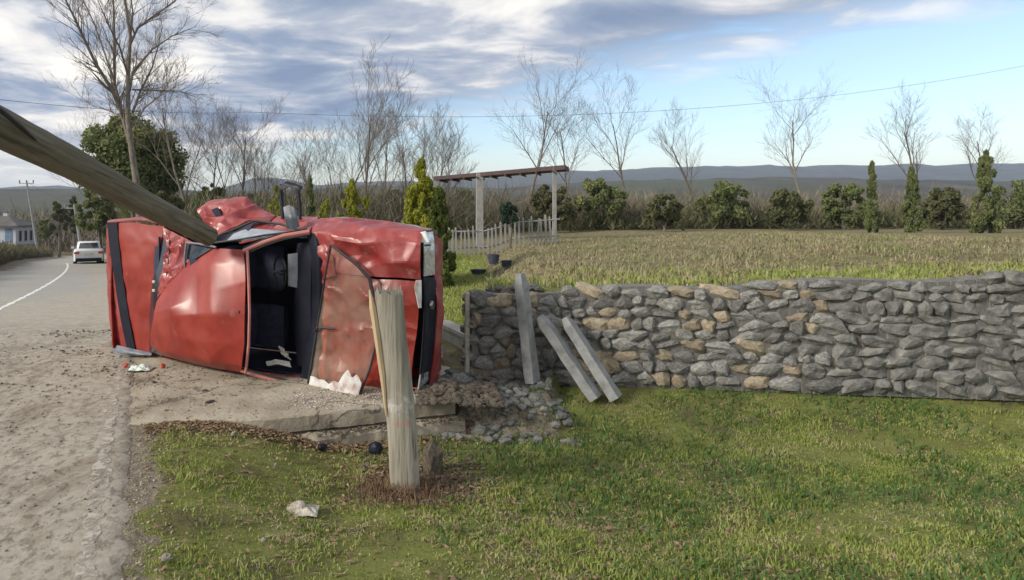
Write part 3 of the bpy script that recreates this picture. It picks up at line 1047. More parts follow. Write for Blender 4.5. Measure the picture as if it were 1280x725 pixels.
# front wing, bonnet
mb = MB()
patch(mb, G([
    [(352, 277, -.78), (400, 273, -.78), (445, 274, -.78), (495, 279, -.76), (540, 286, -.62)],
    [(350, 284, -.25), (402, 275, -.30), (440, 273, -.30), (490, 279, -.28), (534, 289, -.22)],
    [(386, 291, -.02), (412, 290, .04), (446, 288, .04), (488, 286, .00), (527, 291, -.02)],
    [(397, 300, .00), (420, 300, .09), (452, 305, .12), (492, 300, .10), (526, 306, .05)],
    [(400, 316, .00), (424, 322, .05), (460, 318, .03), (492, 326, .11), (525, 326, .07)],
    [(401, 334, .00), (428, 342, .05), (470, 346, .05), (496, 347, .03), (526, 349, .00)]]),
    60, 70, 0.005, 4.2, 3.0, 0.035, 0.014, .8)
wing = mb.build('front_wing', RED_D, car, sharp=13)
mb = MB()
patch(mb, G([
    [(401, 336, .00), (430, 343, .05), (470, 349, .03), (496, 350, .02), (525, 352, -.02)],
    [(400, 362, .00), (428, 365, .03), (455, 372, .08), (494, 372, .08), (524, 378, .0)],
    [(398, 400, .00), (430, 400, -.02), (460, 402, .0), (492, 404, .04), (522, 410, .0)],
    [(396, 440, .00), (430, 436, .0), (460, 440, .04), (488, 440, .0), (517, 445, .0)],
    [(392, 470, .00), (425, 474, .0), (455, 478, -.04), (485, 478, .02), (514, 480, -.01)],
    [(390, 482, -.1), (425, 488, -.08), (455, 492, -.1), (485, 494, -.1), (512, 494, -.08)]]),
    60, 60, 0.006, 4.4, 6.0, 0.05, 0.014, .8)
bon = mb.build('bonnet', RED, car, sharp=13)
# torn bare strip on top
mb = MB()
mb.tube([C(335, 282, -.2), C(380, 276, -.6), C(430, 272, -.6), C(480, 277, -.55), C(520, 283, -.45), C(538, 288, -.3)], [.008, .012, .012, .012, .014, .01], 6)
mb.build('chrome_strip', GREYTRIM, wing)

# cowl, black, between bonnet and opening
mb = MB()
patch(mb, G([[(384, 292, .0), (393, 292, .03), (398, 300, .02)], [(388, 330, .0), (397, 330, .04), (403, 335, .02)], [(386, 400, .0), (396, 400, .04), (402, 400, .02)],
             [(378, 455, .0), (389, 458, .03), (397, 460, .02)], [(374, 480, -.02), (383, 485, .0), (391, 485, .0)]]), 26, 8, 0.004, 8, 1)
mb.build('cowl_panel', BLACKP, car)

# windscreen pillars
PINK = MATS['pale_red_edge']
mb = MB()
mb.tube([C(304, 314, .42), C(330, 303, .30), C(355, 295, .16), C(387, 290, .02)], [.022, .024, .026, .028], 8)
pil = mb.build('windscreen_pillar', PINK, car)
mb = MB()
mb.tube([C(304, 310, .40), C(330, 299, .28), C(355, 291, .14), C(384, 286, .0)], .009, 6)
mb.tube([C(306, 318, .43), C(331, 307, .31), C(356, 299, .17), C(388, 293, .03)], .008, 6)
mb.build('pillar_seal', RUBBER, pil)
mb = MB()
mb.tube([C(301, 463, .34), C(330, 472, .24), C(355, 478, .12), C(384, 487, .0)], [.020, .022, .022, .024], 8)
pil2 = mb.build('windscreen_pillar', PINK, car)
mb = MB()
mb.tube([C(303, 459, .36), C(330, 468, .26), C(355, 474, .14), C(382, 482, .02)], .008, 6)
mb.build('pillar_seal', RUBBER, pil2)

# upper door with its window, and the pale glass left in it
mb = MB()
patch(mb, G([[(300, 305, -.02), (330, 299, .0), (360, 293, .0), (388, 288, .0)],
             [(290, 291, -.18), (325, 288, -.2), (360, 285, -.2), (392, 282, -.2)],
             [(318, 274, -.45), (340, 272, -.45), (368, 273, -.45), (398, 273, -.45)],
             [(318, 272, -.75), (345, 272, -.78), (372, 272, -.78), (400, 272, -.78)]]), 20, 24, 0.012, 5, 3, .015)
fd = mb.build('front_door', RED_D, car)
mb = MB()
mb.tube([C(263, 298, .26), C(300, 284, .12), C(318, 276, .02), C(350, 280, .0), C(374, 287, .0)], .014, 6)
mb.tube([C(264, 304, .30), C(296, 300, .32), C(330, 294, .20), C(374, 289, .02)], .012, 6)
mb.build('window_frame', RUBBER, fd)
mb = MB()
patch(mb, G([[(292, 292, .22), (312, 286, .12), (345, 288, .04), (366, 291, .02)], [(284, 300, .30), (304, 300, .30), (330, 296, .2), (352, 293, .1)]]), 8, 12, 0.004, 5, 3)
mb.build('side_window', PALEGLASS, fd)
mb = MB()
patch(mb, G([[(262, 298, .26), (290, 291, .2), (318, 278, .06)], [(262, 306, .2), (285, 302, .22), (300, 302, .28)]]), 6, 10, 0, 5, 3)
mb.build('window_gap', CABIN, fd)

# crumpled rear door rearing up
mb = MB()
patch(mb, G([
    [(246, 262, -.30), (262, 252, -.42), (290, 248, -.5), (308, 247, -.5), (322, 258, -.5), (346, 271, -.5)],
    [(250, 270, -.20), (265, 262, -.26), (288, 258, -.32), (306, 259, -.36), (322, 266, -.4), (342, 274, -.42)],
    [(258, 282, -.10), (272, 276, -.12), (290, 270, -.2), (306, 270, -.28), (320, 272, -.32), (338, 277, -.34)],
    [(270, 295, .06), (282, 290, .04), (296, 283, -.05), (308, 277, -.15), (322, 276, -.22), (336, 279, -.26)]]),
    50, 60, 0.010, 4.5, 11, 0.075, 0.012)
rd = mb.build('rear_door', RED_D, car, sharp=15)
mb = MB()
patch(mb, G([[(264, 262, -.24), (272, 259, -.25)], [(270, 272, -.14), (277, 270, -.16)]]), 5, 5, 0.0, 6, 2, 0, 0.03)
mb.build('door_handle', BLACKP, rd)
mb = MB()
mb.tube([C(285, 248, -.48), C(297, 253, -.45), C(308, 262, -.40)], .012, 6)
mb.tube([C(258, 284, -.06), C(270, 296, .09), C(290, 290, .04), C(310, 278, -.1)], .012, 6)
mb.build('door_seal', RUBBER, rd)

# mirror and bent frame above
mb = MB()
a0, a1 = C(354, 259, .0), C(367, 257, .0)
patch(mb, [[C(354, 259, -.02), C(361, 256, -.03), C(367, 259, -.02)], [C(356, 272, .02), C(363, 272, .04), C(370, 271, .02)], [C(359, 286, .0), C(366, 287, .02), C(373, 284, .0)]],
      9, 9, 0, 1, 1, 0, 0.06, 1.0)
mb.build('door_mirror', surf('slate_plastic', [(0.035, 0.045, 0.06), (0.06, 0.075, 0.095)], 8, 3, 0.45), car)
mb = MB()
mb.tube([C(354, 285, -.4), C(353, 262, -.42), C(351, 238, -.42), C(352, 230, -.42)], [.022, .022, .026, .02], 8)
mb.tube([C(375, 285, -.4), C(375, 262, -.42), C(373, 240, -.42), C(372, 234, -.42)], [.020, .02, .022, .018], 8)
bf = mb.build('torn_door_frame', BLACKP, car)
mb = MB()
patch(mb, [[C(349, 234, -.40), C(358, 227, -.42), C(368, 229, -.42), C(378, 233, -.40)], [C(351, 238, -.38), C(360, 233, -.38), C(368, 236, -.38), C(375, 240, -.38)]], 5, 12, .02, 12, 1, .02, .01)
mb.build('bent_trim', BLACKP, bf)

# front end
mb = MB()
patch(mb, [[CW(.01, -.03, 1.16), CW(.0, -.03, .9), CW(.02, -.03, .5), CW(.06, -.03, .08)], [CW(-.04, -.24, 1.14), CW(-.05, -.24, .9), CW(-.03, -.24, .5), CW(.03, -.24, .06)]],
      8, 26, 0.006, 8, 3)
gr = mb.build('grille', BLACKP, car)
for k in range(5):
    m2 = MB()
    u_ = -.055 - k * .034
    m2.tube([CW(-.012 - k * .004, u_, 1.12), CW(-.022 - k * .004, u_, .9), CW(-.002 - k * .004, u_, .5), CW(.04 - k * .004, u_, .1)], .007, 5)
    m2.build('grille_bar', RUBBER, gr)
# small diamond badge
mb = MB()
bc = CW(-.045, -.10, .88)
for (sz, dd, mt) in ((.042, 0, None),):
    vs = [bc + Vector((0, 0, sz)), bc + Uv * sz * .8, bc - Vector((0, 0, sz)), bc - Uv * sz * .8]
    vs2 = [bc + (p - bc) * .5 for p in vs]
    fv = [p + Fv * .03 for p in vs] + [p + Fv * .03 for p in vs2] + list(vs) + list(vs2)
    fs = []
    for k in range(4):
        k2 = (k + 1) % 4
        fs += [(k, k2, 4 + k2, 4 + k), (8 + k, 8 + k2, k2, k), (4 + k, 4 + k2, 12 + k2, 12 + k)]
    mb.add(fv, fs)
mb.build('badge', STEEL, gr, False)
mb = MB()
patch(mb, [[CW(.02, -.02, 1.60), CW(.0, -.02, 1.45), CW(.0, -.02, 1.17)], [CW(-.01, -.22, 1.60), CW(-.03, -.22, 1.45), CW(-.03, -.22, 1.17)]], 8, 12, 0.008, 14, 3)
hl = mb.build('headlight', LAMP, car)
mb = MB()
mb.box(CW(-.012, -.11, 1.475), (.05, .2, .014))
mb.build('lamp_divider', RUBBER, hl)
mb = MB()
patch(mb, G([[(522, 291, .0), (531, 289, .0)], [(526, 303, .0), (536, 303, -.02)]]), 5, 5, 0, 1, 1, 0, .03)
mb.build('indicator_lens', AMBER, hl)
mb = MB()
patch(mb, G([[(520, 350, .03), (527, 350, .0)], [(519, 362, .05), (527, 366, .0)], [(524, 385, .03), (527, 385, .0)]]), 8, 4, .01, 12, 3)
mb.build('broken_lamp_edge', CRUSH, hl)
mb = MB()
patch(mb, [[CW(.04, -.02, .2), CW(.06, -.02, .05)], [CW(.02, -.22, .2), CW(.04, -.22, .03)]], 5, 5, 0.01, 14, 3)
mb.build('headlight', LAMP, car)
mb = MB()
patch(mb, [[CW(-.02, -.225, 1.15), CW(-.05, -.225, .8), CW(-.02, -.225, .4), CW(.04, -.225, .05)], [CW(-.05, -.30, 1.16), CW(-.08, -.30, .8), CW(-.05, -.30, .4), CW(.03, -.30, .03)],
           [CW(-.0, -.36, 1.14), CW(-.03, -.36, .8), CW(.0, -.36, .4), CW(.05, -.36, .05)]], 10, 24, 0.006, 6, 1, 0.02, 0.03)
mb.build('front_bumper', RED_D, car)
mb = MB()
patch(mb, [[CW(.03, -.34, 1.55), CW(.02, -.34, .8), CW(.06, -.34, .06)], [CW(.06, -.5, 1.55), CW(.05, -.5, .8), CW(.08, -.5, .05)], [CW(.1, -.78, 1.5), CW(.1, -.78, .8), CW(.12, -.78, .08)]],
      12, 30, 0.03, 6, 7, 0.03)
mb.build('front_apron', RED_D, car)
mb = MB()
patch(mb, G([[(520, 486, -.05), (536, 487, -.18)], [(516, 495, .03), (540, 496, -.10)]]), 6, 10, .03, 18, 3, .03)
mb.build('torn_metal', STEEL, car)

# cabin interior
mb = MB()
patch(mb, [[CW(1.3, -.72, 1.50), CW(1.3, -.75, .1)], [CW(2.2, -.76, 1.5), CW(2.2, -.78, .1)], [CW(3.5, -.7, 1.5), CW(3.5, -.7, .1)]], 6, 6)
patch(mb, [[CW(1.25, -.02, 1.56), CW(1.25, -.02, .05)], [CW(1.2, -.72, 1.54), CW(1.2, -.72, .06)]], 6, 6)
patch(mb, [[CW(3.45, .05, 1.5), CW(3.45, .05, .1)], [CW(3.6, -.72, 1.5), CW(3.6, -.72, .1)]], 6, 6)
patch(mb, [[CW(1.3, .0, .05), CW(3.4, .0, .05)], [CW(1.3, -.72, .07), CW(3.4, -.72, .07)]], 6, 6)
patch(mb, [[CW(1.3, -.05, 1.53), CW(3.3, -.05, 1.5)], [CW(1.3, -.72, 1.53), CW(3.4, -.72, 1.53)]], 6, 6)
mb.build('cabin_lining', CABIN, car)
mb = MB()
patch(mb, [[CW(1.28, .0, 1.48), CW(1.28, .02, .8), CW(1.28, .0, .12)], [CW(1.5, -.04, 1.46), CW(1.52, -.02, .8), CW(1.5, -.04, .14)], [CW(1.56, -.28, 1.46), CW(1.58, -.26, .8), CW(1.56, -.28, .14)],
           [CW(1.45, -.45, 1.46), CW(1.45, -.45, .8), CW(1.45, -.45, .14)]], 14, 20, 0.008, 6, 2)
dash = mb.build('dashboard', BLACKP, car)
mb = MB()
patch(mb, [[CW(1.46, .0, 1.36), CW(1.46, .0, .98)], [CW(1.58, .01, 1.34), CW(1.58, .01, 1.0)], [CW(1.62, -.15, 1.34), CW(1.62, -.15, 1.0)]], 8, 8, 0, 1, 1, 0, .05)
mb.build('instrument_hood', GREYTRIM, dash)
mb = MB()
sw = CW(1.78, -.12, 1.12)
ax = (Fv * -.55 + Uv * .83).normalized()
a1 = Vector((0, 0, 1)); a2 = ax.cross(a1)
ring = [sw + a1 * math.cos(k * math.pi / 12) * .19 + a2 * math.sin(k * math.pi / 12) * .19 for k in range(25)]
mb.tube(ring, .014, 7)
mb.tube([sw - a2 * .18, sw, sw + a2 * .18], .016, 6)
mb.tube([sw, sw - ax * .25], .03, 8)
mb.build('steering_wheel', RUBBER, car)
for z0 in (1.15, .45):
    mb = MB()
    patch(mb, [[CW(1.95, -.44, z0 + .24), CW(1.93, -.40, z0), CW(1.95, -.44, z0 - .24)], [CW(2.15, -.40, z0 + .25), CW(2.15, -.38, z0), CW(2.15, -.40, z0 - .25)],
               [CW(2.45, -.46, z0 + .24), CW(2.45, -.44, z0), CW(2.45, -.46, z0 - .24)]], 12, 10, .006, 6, 1, 0, .14)
    seat = mb.build('seat', SEATM, car)
    mb = MB()
    patch(mb, [[CW(2.46, -.42, z0 + .23), CW(2.42, -.42, z0), CW(2.46, -.42, z0 - .23)], [CW(2.52, -.1, z0 + .24), CW(2.48, -.1, z0), CW(2.52, -.1, z0 - .24)],
               [CW(2.62, .14, z0 + .17), CW(2.58, .14, z0), CW(2.62, .14, z0 - .17)]], 12, 10, .006, 6, 1, 0, -.12)
    bk = mb.build('backrest', SEATM, seat)
    mb = MB()
    mb.box(CW(2.64, .24, z0), (.12, .14, .24), Matrix.Rotation(-.45, 3, 'Z'))
    mb.build('headrest', SEATM, seat)
mb = MB()
patch(mb, [[CW(3.0, -.4, 1.4), CW(3.0, -.4, .15)], [CW(3.35, -.42, 1.4), CW(3.35, -.42, .15)], [CW(3.45, .05, 1.38), CW(3.45, .05, .18)]], 12, 10, .006, 6, 1, 0, .1)
mb.build('rear_seat', SEATM, car)

# popped-out windscreen lying over the bonnet
mb = MB()
gA, gB, gC, gD, gE, gF, gG = C(413, 307, .12), C(440, 326, .13), C(466, 352, .13), C(471, 432, .17), C(445, 502, .26), C(384, 486, .16), C(398, 400, .12)
patch(mb, [[C(413, 307, .13), C(428, 318, .14), C(446, 331, .14), C(466, 352, .14)],
           [C(405, 355, .12), C(425, 360, .16), C(448, 368, .16), C(467, 385, .15)],
           [C(397, 405, .11), C(420, 412, .16), C(448, 418, .18), C(470, 430, .17)],
           [C(390, 450, .12), C(415, 456, .18), C(440, 460, .21), C(460, 466, .20)],
           [C(385, 484, .14), C(405, 490, .20), C(425, 497, .24), C(445, 501, .25)]], 34, 24, 0.014, 5, 4, .012, .005)
scr = mb.build('windscreen', SCREEN, car)
mb = MB()
mb.tube([C(413, 306, .14), C(405, 355, .13), C(397, 405, .12), C(390, 450, .13), C(384, 486, .15), C(405, 492, .21), C(425, 498, .25), C(446, 503, .26),
         C(454, 482, .23), C(462, 462, .21), C(470, 430, .18)], [.009, .010, .011, .013, .016, .016, .016, .016, .013, .011, .009], 7)
mb.tube([C(413, 306, .14), C(428, 317, .155), C(446, 331, .155), C(462, 348, .15), C(467, 372, .16)], [.012, .015, .016, .018, .022], 7)
mb.build('rubber_gasket', RUBBER, scr)
mb = MB()
top = [(388, 470), (393, 471), (398, 474), (405, 475), (411, 480), (417, 476), (423, 478), (429, 468), (435, 462), (440, 472), (446, 468), (452, 479)]
bot = [(386, 483), (391, 485), (396, 487), (402, 488), (408, 490), (414, 492), (420, 494), (427, 495), (433, 497), (439, 498), (443, 499), (447, 498)]
dep = [.165, .18, .19, .205, .22, .23, .24, .25, .255, .26, .26, .25]
rws = [[C(p[0] + (q[0] - p[0]) * f_, p[1] + (q[1] - p[1]) * f_, d_ + .015) for p, q, d_ in zip(top, bot, dep)] for f_ in (0, .5, 1)]
patch(mb, rws, 8, 60, .003, 22, 3, .004, .004)
mb.build('shattered_edge', CRUSH, scr)
# wiper
mb = MB()
mb.tube([C(398, 409, .17), C(408, 410, .2), C(419, 411, .19)], [.012, .016, .010], 6)
mb.tube([C(398, 409, .17), C(392, 415, .12)], .01, 6)
mb.build('wiper', RUBBER, car)
# folded dark strip right of the screen
mb = MB()
mb.tube([C(470, 430, .12), C(462, 458, .12), C(455, 480, .13), C(448, 496, .15)], [.008, .014, .014, .01], 6)
mb.build('torn_seal', RUBBER, car)
mb = MB()
patch(mb, G([[(397, 308, .03), (406, 305, .05), (413, 309, .05)], [(402, 328, .05), (408, 322, .09), (416, 320, .05)], [(402, 350, .03), (412, 346, .07), (420, 345, .05)]]), 14, 12, .03, 9, 2, .04)
mb.build('creased_metal', RED_D, bon)

# things thrown inside the cabin
mb = MB()
patch(mb, G([[(348, 432, -.12), (355, 436, -.08)], [(356, 446, -.06), (364, 450, -.02)]]), 10, 8, .03, 16, 3, .03)
o = mb.build('crumpled_paper', CLOTH, None, True, CW(1.7, -.1, .1))
tag(o, 'crumpled white paper inside the windscreen opening', 'paper')
mb = MB()
patch(mb, G([[(333, 452, -.0), (345, 449, .0), (362, 452, .0)], [(334, 457, .04), (346, 455, .04), (364, 459, .04)]]), 8, 14, .02, 12, 3, .02)
o = mb.build('cloth_scrap', CLOTH, None, True, CW(1.7, .05, .1))
tag(o, 'long pale rag lying low in the windscreen opening', 'rag')


# ------------------------------------------------------------------ fallen pole
def along(name, pts, rad, n, mat, jit=0.0):
    """tube whose local x axis follows the pole so that grain runs along it"""
    a, b_ = Vector(pts[0]), Vector(pts[-1])
    d = (b_ - a).normalized()
    q = d.to_track_quat('X', 'Z')
    inv = q.inverted()
    m2 = MB()
    m2.tube([inv @ (Vector(p) - a) for p in pts], rad, n, True, jit)
    o = m2.build(name, mat)
    o.rotation_mode = 'QUATERNION'
    o.rotation_quaternion = q
    o.location = a
    return o, inv, a


def from_px(px, py, Y):
    return Vector(((px - HX) / F * Y, Y, CH - (py - HY) / F * Y))


pe = from_px(264, 297, 6.55)
p1 = from_px(180, 254, 5.95)
p2 = from_px(90, 204, 5.35)
p3 = from_px(0, 160, 4.8)
dirv = (p3 - p2).normalized()
ppts = [pe]
for i in range(1, 10):
    ppts.append(pe.lerp(p1, i / 9))
for i in range(1, 9):
    ppts.append(p1.lerp(p2, i / 8))
for i in range(1, 9):
    ppts.append(p2.lerp(p3, i / 8))
for i in range(1, 14):
    ppts.append(p3 + dirv * 0.35 * i)
rads = [.100 + .0022 * i for i in range(len(ppts))]
pole, inv, a = along('fallen_pole', ppts, rads, 24, POLE, 0.018)
tag(pole, 'fallen wooden utility pole resting across the roof of the red car', 'utility pole')
mb = MB()
cpts = [p3 + dirv * 1.5 + Vector((0, 0, .16)), p3 + Vector((0.0, 0, .165)), from_px(28, 163, 5.0) + Vector((0, 0, .055)), from_px(52, 183, 5.12)]
cpts = [from_px(-80, 84, 4.15), from_px(-20, 122, 4.45), from_px(6, 142, 4.60), from_px(28, 160, 4.78), from_px(50, 181, 4.96)]
mb.tube([inv @ (p - a) for p in cpts], [.02, .02, .02, .018, .010], 6)
mb.build('cable', CABLE, None)
cb = bpy.data.objects[-1] if False else [o for o in sc.objects if o.name == 'cable'][0]
cb.parent = pole
# broken end
mb = MB()
m_ = inv @ Vector((0, 0, 0))
for k in range(22):
    an, rr = random.uniform(0, 6.28), random.uniform(0, .085)
    b0 = Vector((0.02, math.cos(an) * rr, math.sin(an) * rr))
    mb.tube([b0, b0 - Vector((random.uniform(.02, .07), 0, 0))], [.014, .003], 4)
br = mb.build('splintered_end', POLE)
br.parent = pole

# ------------------------------------------------------------------ broken post in front
base = from_px(507, 612, 4.62)
base.z = gz(base.x, base.y)
topp = from_px(488, 368, 4.62)
H = (topp.z - base.z)
post = thing('broken_post', base, 'pale broken wooden post standing in the verge before the red car', 'post')
n = 30
vs, fs = [], []
zs = np.linspace(-.25, H, 34)
for i, z in enumerate(zs):
    tt = (z) / H
    r0 = .112 - .006 * tt
    cx = (topp.x - base.x) * tt + .012 * math.sin(tt * 5)
    for k in range(n):
        a_ = 2 * math.pi * k / n
        r_ = r0 * (1 + .07 * noise.noise(Vector((math.cos(a_) * 1.6, math.sin(a_) * 1.6, z * 1.2))) + .035 * noise.noise(Vector((math.cos(a_) * 6, math.sin(a_) * 6, z * 1.5))))
        zz = z
        if i == len(zs) - 1:
            zz = H + .09 * noise.noise(Vector((math.cos(a_) * 4, math.sin(a_) * 4, 2))) + .03 * math.cos(a_ * 1 + 2.6) + .03 * (k % 3 == 0)
        vs.append((base.x + cx + math.cos(a_) * r_, base.y + math.sin(a_) * r_ * .8, base.z + zz))
for i in range(len(zs) - 1):
    for k in range(n):
        k2 = (k + 1) % n
        fs.append((i * n + k, i * n + k2, (i + 1) * n + k2, (i + 1) * n + k))
fs.append(tuple((len(zs) - 1) * n + k for k in range(n)))
mb = MB()
mb.add(vs, fs)
mb.build('shaft', POST, post)
mb = MB()
for k in range(20):
    a_ = random.uniform(0, 6.28)
    c0 = Vector((topp.x + math.cos(a_) * .085, base.y + math.sin(a_) * .06, topp.z - .05))
    mb.tube([c0, c0 + Vector((random.uniform(-.01, .01), 0, random.uniform(.05, .14)))], [.016, .002], 3)
mb.build('splinter', POST, post)
mb = MB()
mb.tube([from_px(462, 362, 4.62), from_px(466, 385, 4.60), from_px(471, 420, 4.58), from_px(478, 470, 4.57), from_px(483, 520, 4.57)], [.006, .030, .030, .022, .006], 6, True, .2)
mb.build('torn_sliver', BREAK, post, False)


# ------------------------------------------------------------------ stones and the rubble wall
def rock_mesh(name, seed, mat, flat=1.0):
    import bmesh
    bm = bmesh.new()
    bmesh.ops.create_icosphere(bm, subdivisions=2, radius=0.5)
    for v in bm.verts:
        q = v.co * 2.2 + Vector((seed * 7.1, seed * 3.3, seed))
        v.co *= 1 + .45 * noise.noise(q) + .15 * noise.noise(q * 3)
        v.co.z *= flat
    bmesh.ops.delete(bm, geom=[], context='VERTS')
    me = bpy.data.meshes.new(name)
    bm.to_mesh(me)
    bm.free()
    me.materials.append(mat)
    return me


stones = [rock_mesh('stone', k + 1, STONEW if k in (3, 7) else STONE, .8) for k in range(9)]


def inst(name, me, loc, scale, rot=None, parent=None):
    o = bpy.data.objects.new(name, me)
    off = parent.location if parent else Vector((0, 0, 0))
    o.location = Vector(loc) - off
    o.scale = scale
    if rot: o.rotation_euler = rot
    sc.collection.objects.link(o)
    if parent: o.parent = parent
    return o


def wy(x):
    return 7.12 - 0.13 * (x - 0.94)


def wtop(x):
    return 0.90 + 0.03 * math.sin(x * 3) + min(.25, .05 * max(0, x - 1.2))


wall = thing('stone_wall', (3.5, 6.9, -.1), 'grey rubble stone retaining wall right of the wrecked car', 'wall')
mb = MB()
xx = np.arange(.98, 8.2, .12)
for x in xx:
    h = wtop(x) - .03 + .15
    mb.box((x + .06, wy(x) + .17, -.15 + h / 2), (.122, .26, h))
mb.build('mortar_core', surf('grey_mortar', [(0.11, 0.105, 0.095), (0.21, 0.20, 0.185)], 12, 8, 0.95, 0.8, 30), wall, False)
cnt = 0
z = -.12
mbf = MB()
rsw = random.Random(21)
while z < 1.16:
    x = .96 + rsw.uniform(0, .1)
    rh = rsw.uniform(.09, .17)
    while x < 8.2:
        wd_ = rsw.uniform(.09, .30) * (1 if x < 3.4 else 1.25)
        if z + rh * .6 < wtop(x):
            st_ = rsw.choice(stones)
            L3 = (x + wd_ / 2, wy(x) + .055 + rsw.uniform(-.02, .02), z + rh / 2 + rsw.uniform(-.02, .02))
            S3 = (wd_ * 1.15, .17, rh * rsw.uniform(1.3, 1.75))
            E3 = (rsw.uniform(-.2, .2), rsw.uniform(-.35, .35), rsw.uniform(-.2, .2))
            if cnt < 285 and x < 4.6:
                inst('stone', st_, L3, S3, E3, wall)
                cnt += 1
            else:
                m4 = Matrix.LocRotScale(Vector(L3), __import__('mathutils').Euler(E3), Vector(S3))
                mbf.add([m4 @ v.co for v in st_.vertices], [tuple(f.vertices) for f in st_.polygons])
        x += wd_
    z += rh * .92
o = mbf.build('small_far_stones', STONE, wall, False)
o['kind'] = 'stuff'
# side of wall at its left end
for k in range(10):
    inst('stone', random.choice(stones), (.98, 7.2 + (k % 2) * .15, -.05 + k * .095), (.16, .24, .15), (0, 0, k), wall)
    cnt += 1
mb = MB()
mb.box((.925, 7.16, .36), (.045, .10, 1.02))
mb.build('concrete_edge', CONC, wall)

# leaning posts by the wall
def plank(px0, py0, px1, py1, Y0, Y1, wd_, label):
    a_, b_ = from_px(px0, py0, Y0), from_px(px1, py1, Y1)
    d = (b_ - a_)
    L = d.length
    q = d.normalized().to_track_quat('Z', 'Y')
    m2 = MB()
    k = 10
    vs, fs = [], []
    for i in range(k + 1):
        tt = i / k
        ww = wd_ * (1 - .12 * tt) * (1 if i < k else .55)
        tk = .10 * (1 if i < k else .6)
        for (sx_, sy_) in ((-1, -1), (1, -1), (1, 1), (-1, 1)):
            vs.append(Vector((sx_ * ww / 2 + random.uniform(-.006, .006), sy_ * tk / 2 + random.uniform(-.005, .005), tt * L)))
    for i in range(k):
        for j in range(4):
            j2 = (j + 1) % 4
            fs.append((i * 4 + j, i * 4 + j2, (i + 1) * 4 + j2, (i + 1) * 4 + j))
    fs += [(3, 2, 1, 0), tuple(k * 4 + j for j in range(4))]
    m2.add(vs, fs)
    o = m2.build('leaning_post', GREYC, None, False)
    o.location = a_
    o.rotation_mode = 'QUATERNION'
    o.rotation_quaternion = q
    tag(o, label, 'post', 'grey posts leaning on the stone wall')


plank(666, 478, 650, 342, 6.75, 6.85, .16, 'near upright grey post against the left part of the stone wall')
plank(745, 498, 675, 395, 6.5, 6.85, .17, 'grey post leaning left against the stone wall, lower of the slanted pair')
plank(770, 498, 706, 397, 6.5, 6.8, .15, 'grey post leaning left against the stone wall, right one of the slanted pair')

# low concrete kerb wall at the yard's edge
mb = MB()
k0, k1 = from_px(545, 401, 9.3), from_px(594, 424, 8.0)
dk = (k1 - k0)
L = dk.length
ang = math.atan2(dk.y, dk.x)
m3 = Matrix.Rotation(ang, 3, 'Z')
mid = (k0 + k1) / 2
kw = thing('kerb_wall', (mid.x, mid.y, -.1), 'low pale concrete kerb wall between the meadow and the ditch', 'wall')
mb.box((mid.x, mid.y, -.06), (L + .5, .16, .46), m3)
mb.build('face', CONC, kw)
mb = MB()
mb.box((mid.x, mid.y, .195), (L + .55, .22, .05), m3)
mb.build('coping', CONC, kw)

# loose stones, rubble, litter
labs = {}


def rocks_stuff(name, region, n, size, mat, label, group=None, seed=1, zf=None):
    rs = random.Random(seed)
    m2 = MB()
    srcs = stones
    k = 0
    while k < n:
        x, y = rs.uniform(region[0], region[1]), rs.uniform(region[2], region[3])
        s_ = size[0] + (size[1] - size[0]) * rs.random() ** 2.5
        z = (zf(x, y) if zf else gz(x, y))
        if z is None:
            k += 1
            continue
        src = rs.choice(small)
        rz = rs.uniform(0, 6.28)
        cz, sz_ = math.cos(rz), math.sin(rz)
        m2.add([(x + s_ * (p[0] * cz - p[1] * sz_), y + s_ * (p[0] * sz_ + p[1] * cz), z + s_ * .15 + s_ * p[2] * .6) for p in src[0]], src[1])
        k += 1
    o = m2.build(name, mat, None, False)
    tag(o, label, None, group, 'stuff')
    return o


def small_rock(seed):
    import bmesh
    bm = bmesh.new()
    bmesh.ops.create_icosphere(bm, subdivisions=1, radius=0.5)
    out = []
    for v in bm.verts:
        q = v.co * 2.5 + Vector((seed * 5.1, seed * 2.3, seed))
        c_ = v.co * (1 + .5 * noise.noise(q))
        out.append((c_.x, c_.y, c_.z))
    fs = [tuple(v.index for v in f.verts) for f in bm.faces]
    bm.free()
    return out, fs


small = [small_rock(k + 1) for k in range(8)]


def zroad_pt(x, y):
    d = x - float(E(np.array(y)))
    if d > 0.25:
        if y > float(slab_front(x)):
            return 0.012
        return None if d > .45 else gz(x, y)
    if d < -5.4:
        return None
    return float(zroad(np.array(y))) + .006


def zroad_mud(x, y):
    d = x - float(E(np.array(y)))
    # clods gather in the wheel tracks
    lane = math.exp(-((d + .75) / .5) ** 2) + math.exp(-((d + 2.1) / .6) ** 2) + .25 + .8 * math.exp(-((y - 7.2) / .5) ** 2)
    if noise.noise(Vector((x * 1.9, y * 1.9, 3))) + .28 > lane * .5 or random.random() > lane:
        return None
    return zroad_pt(x, y)


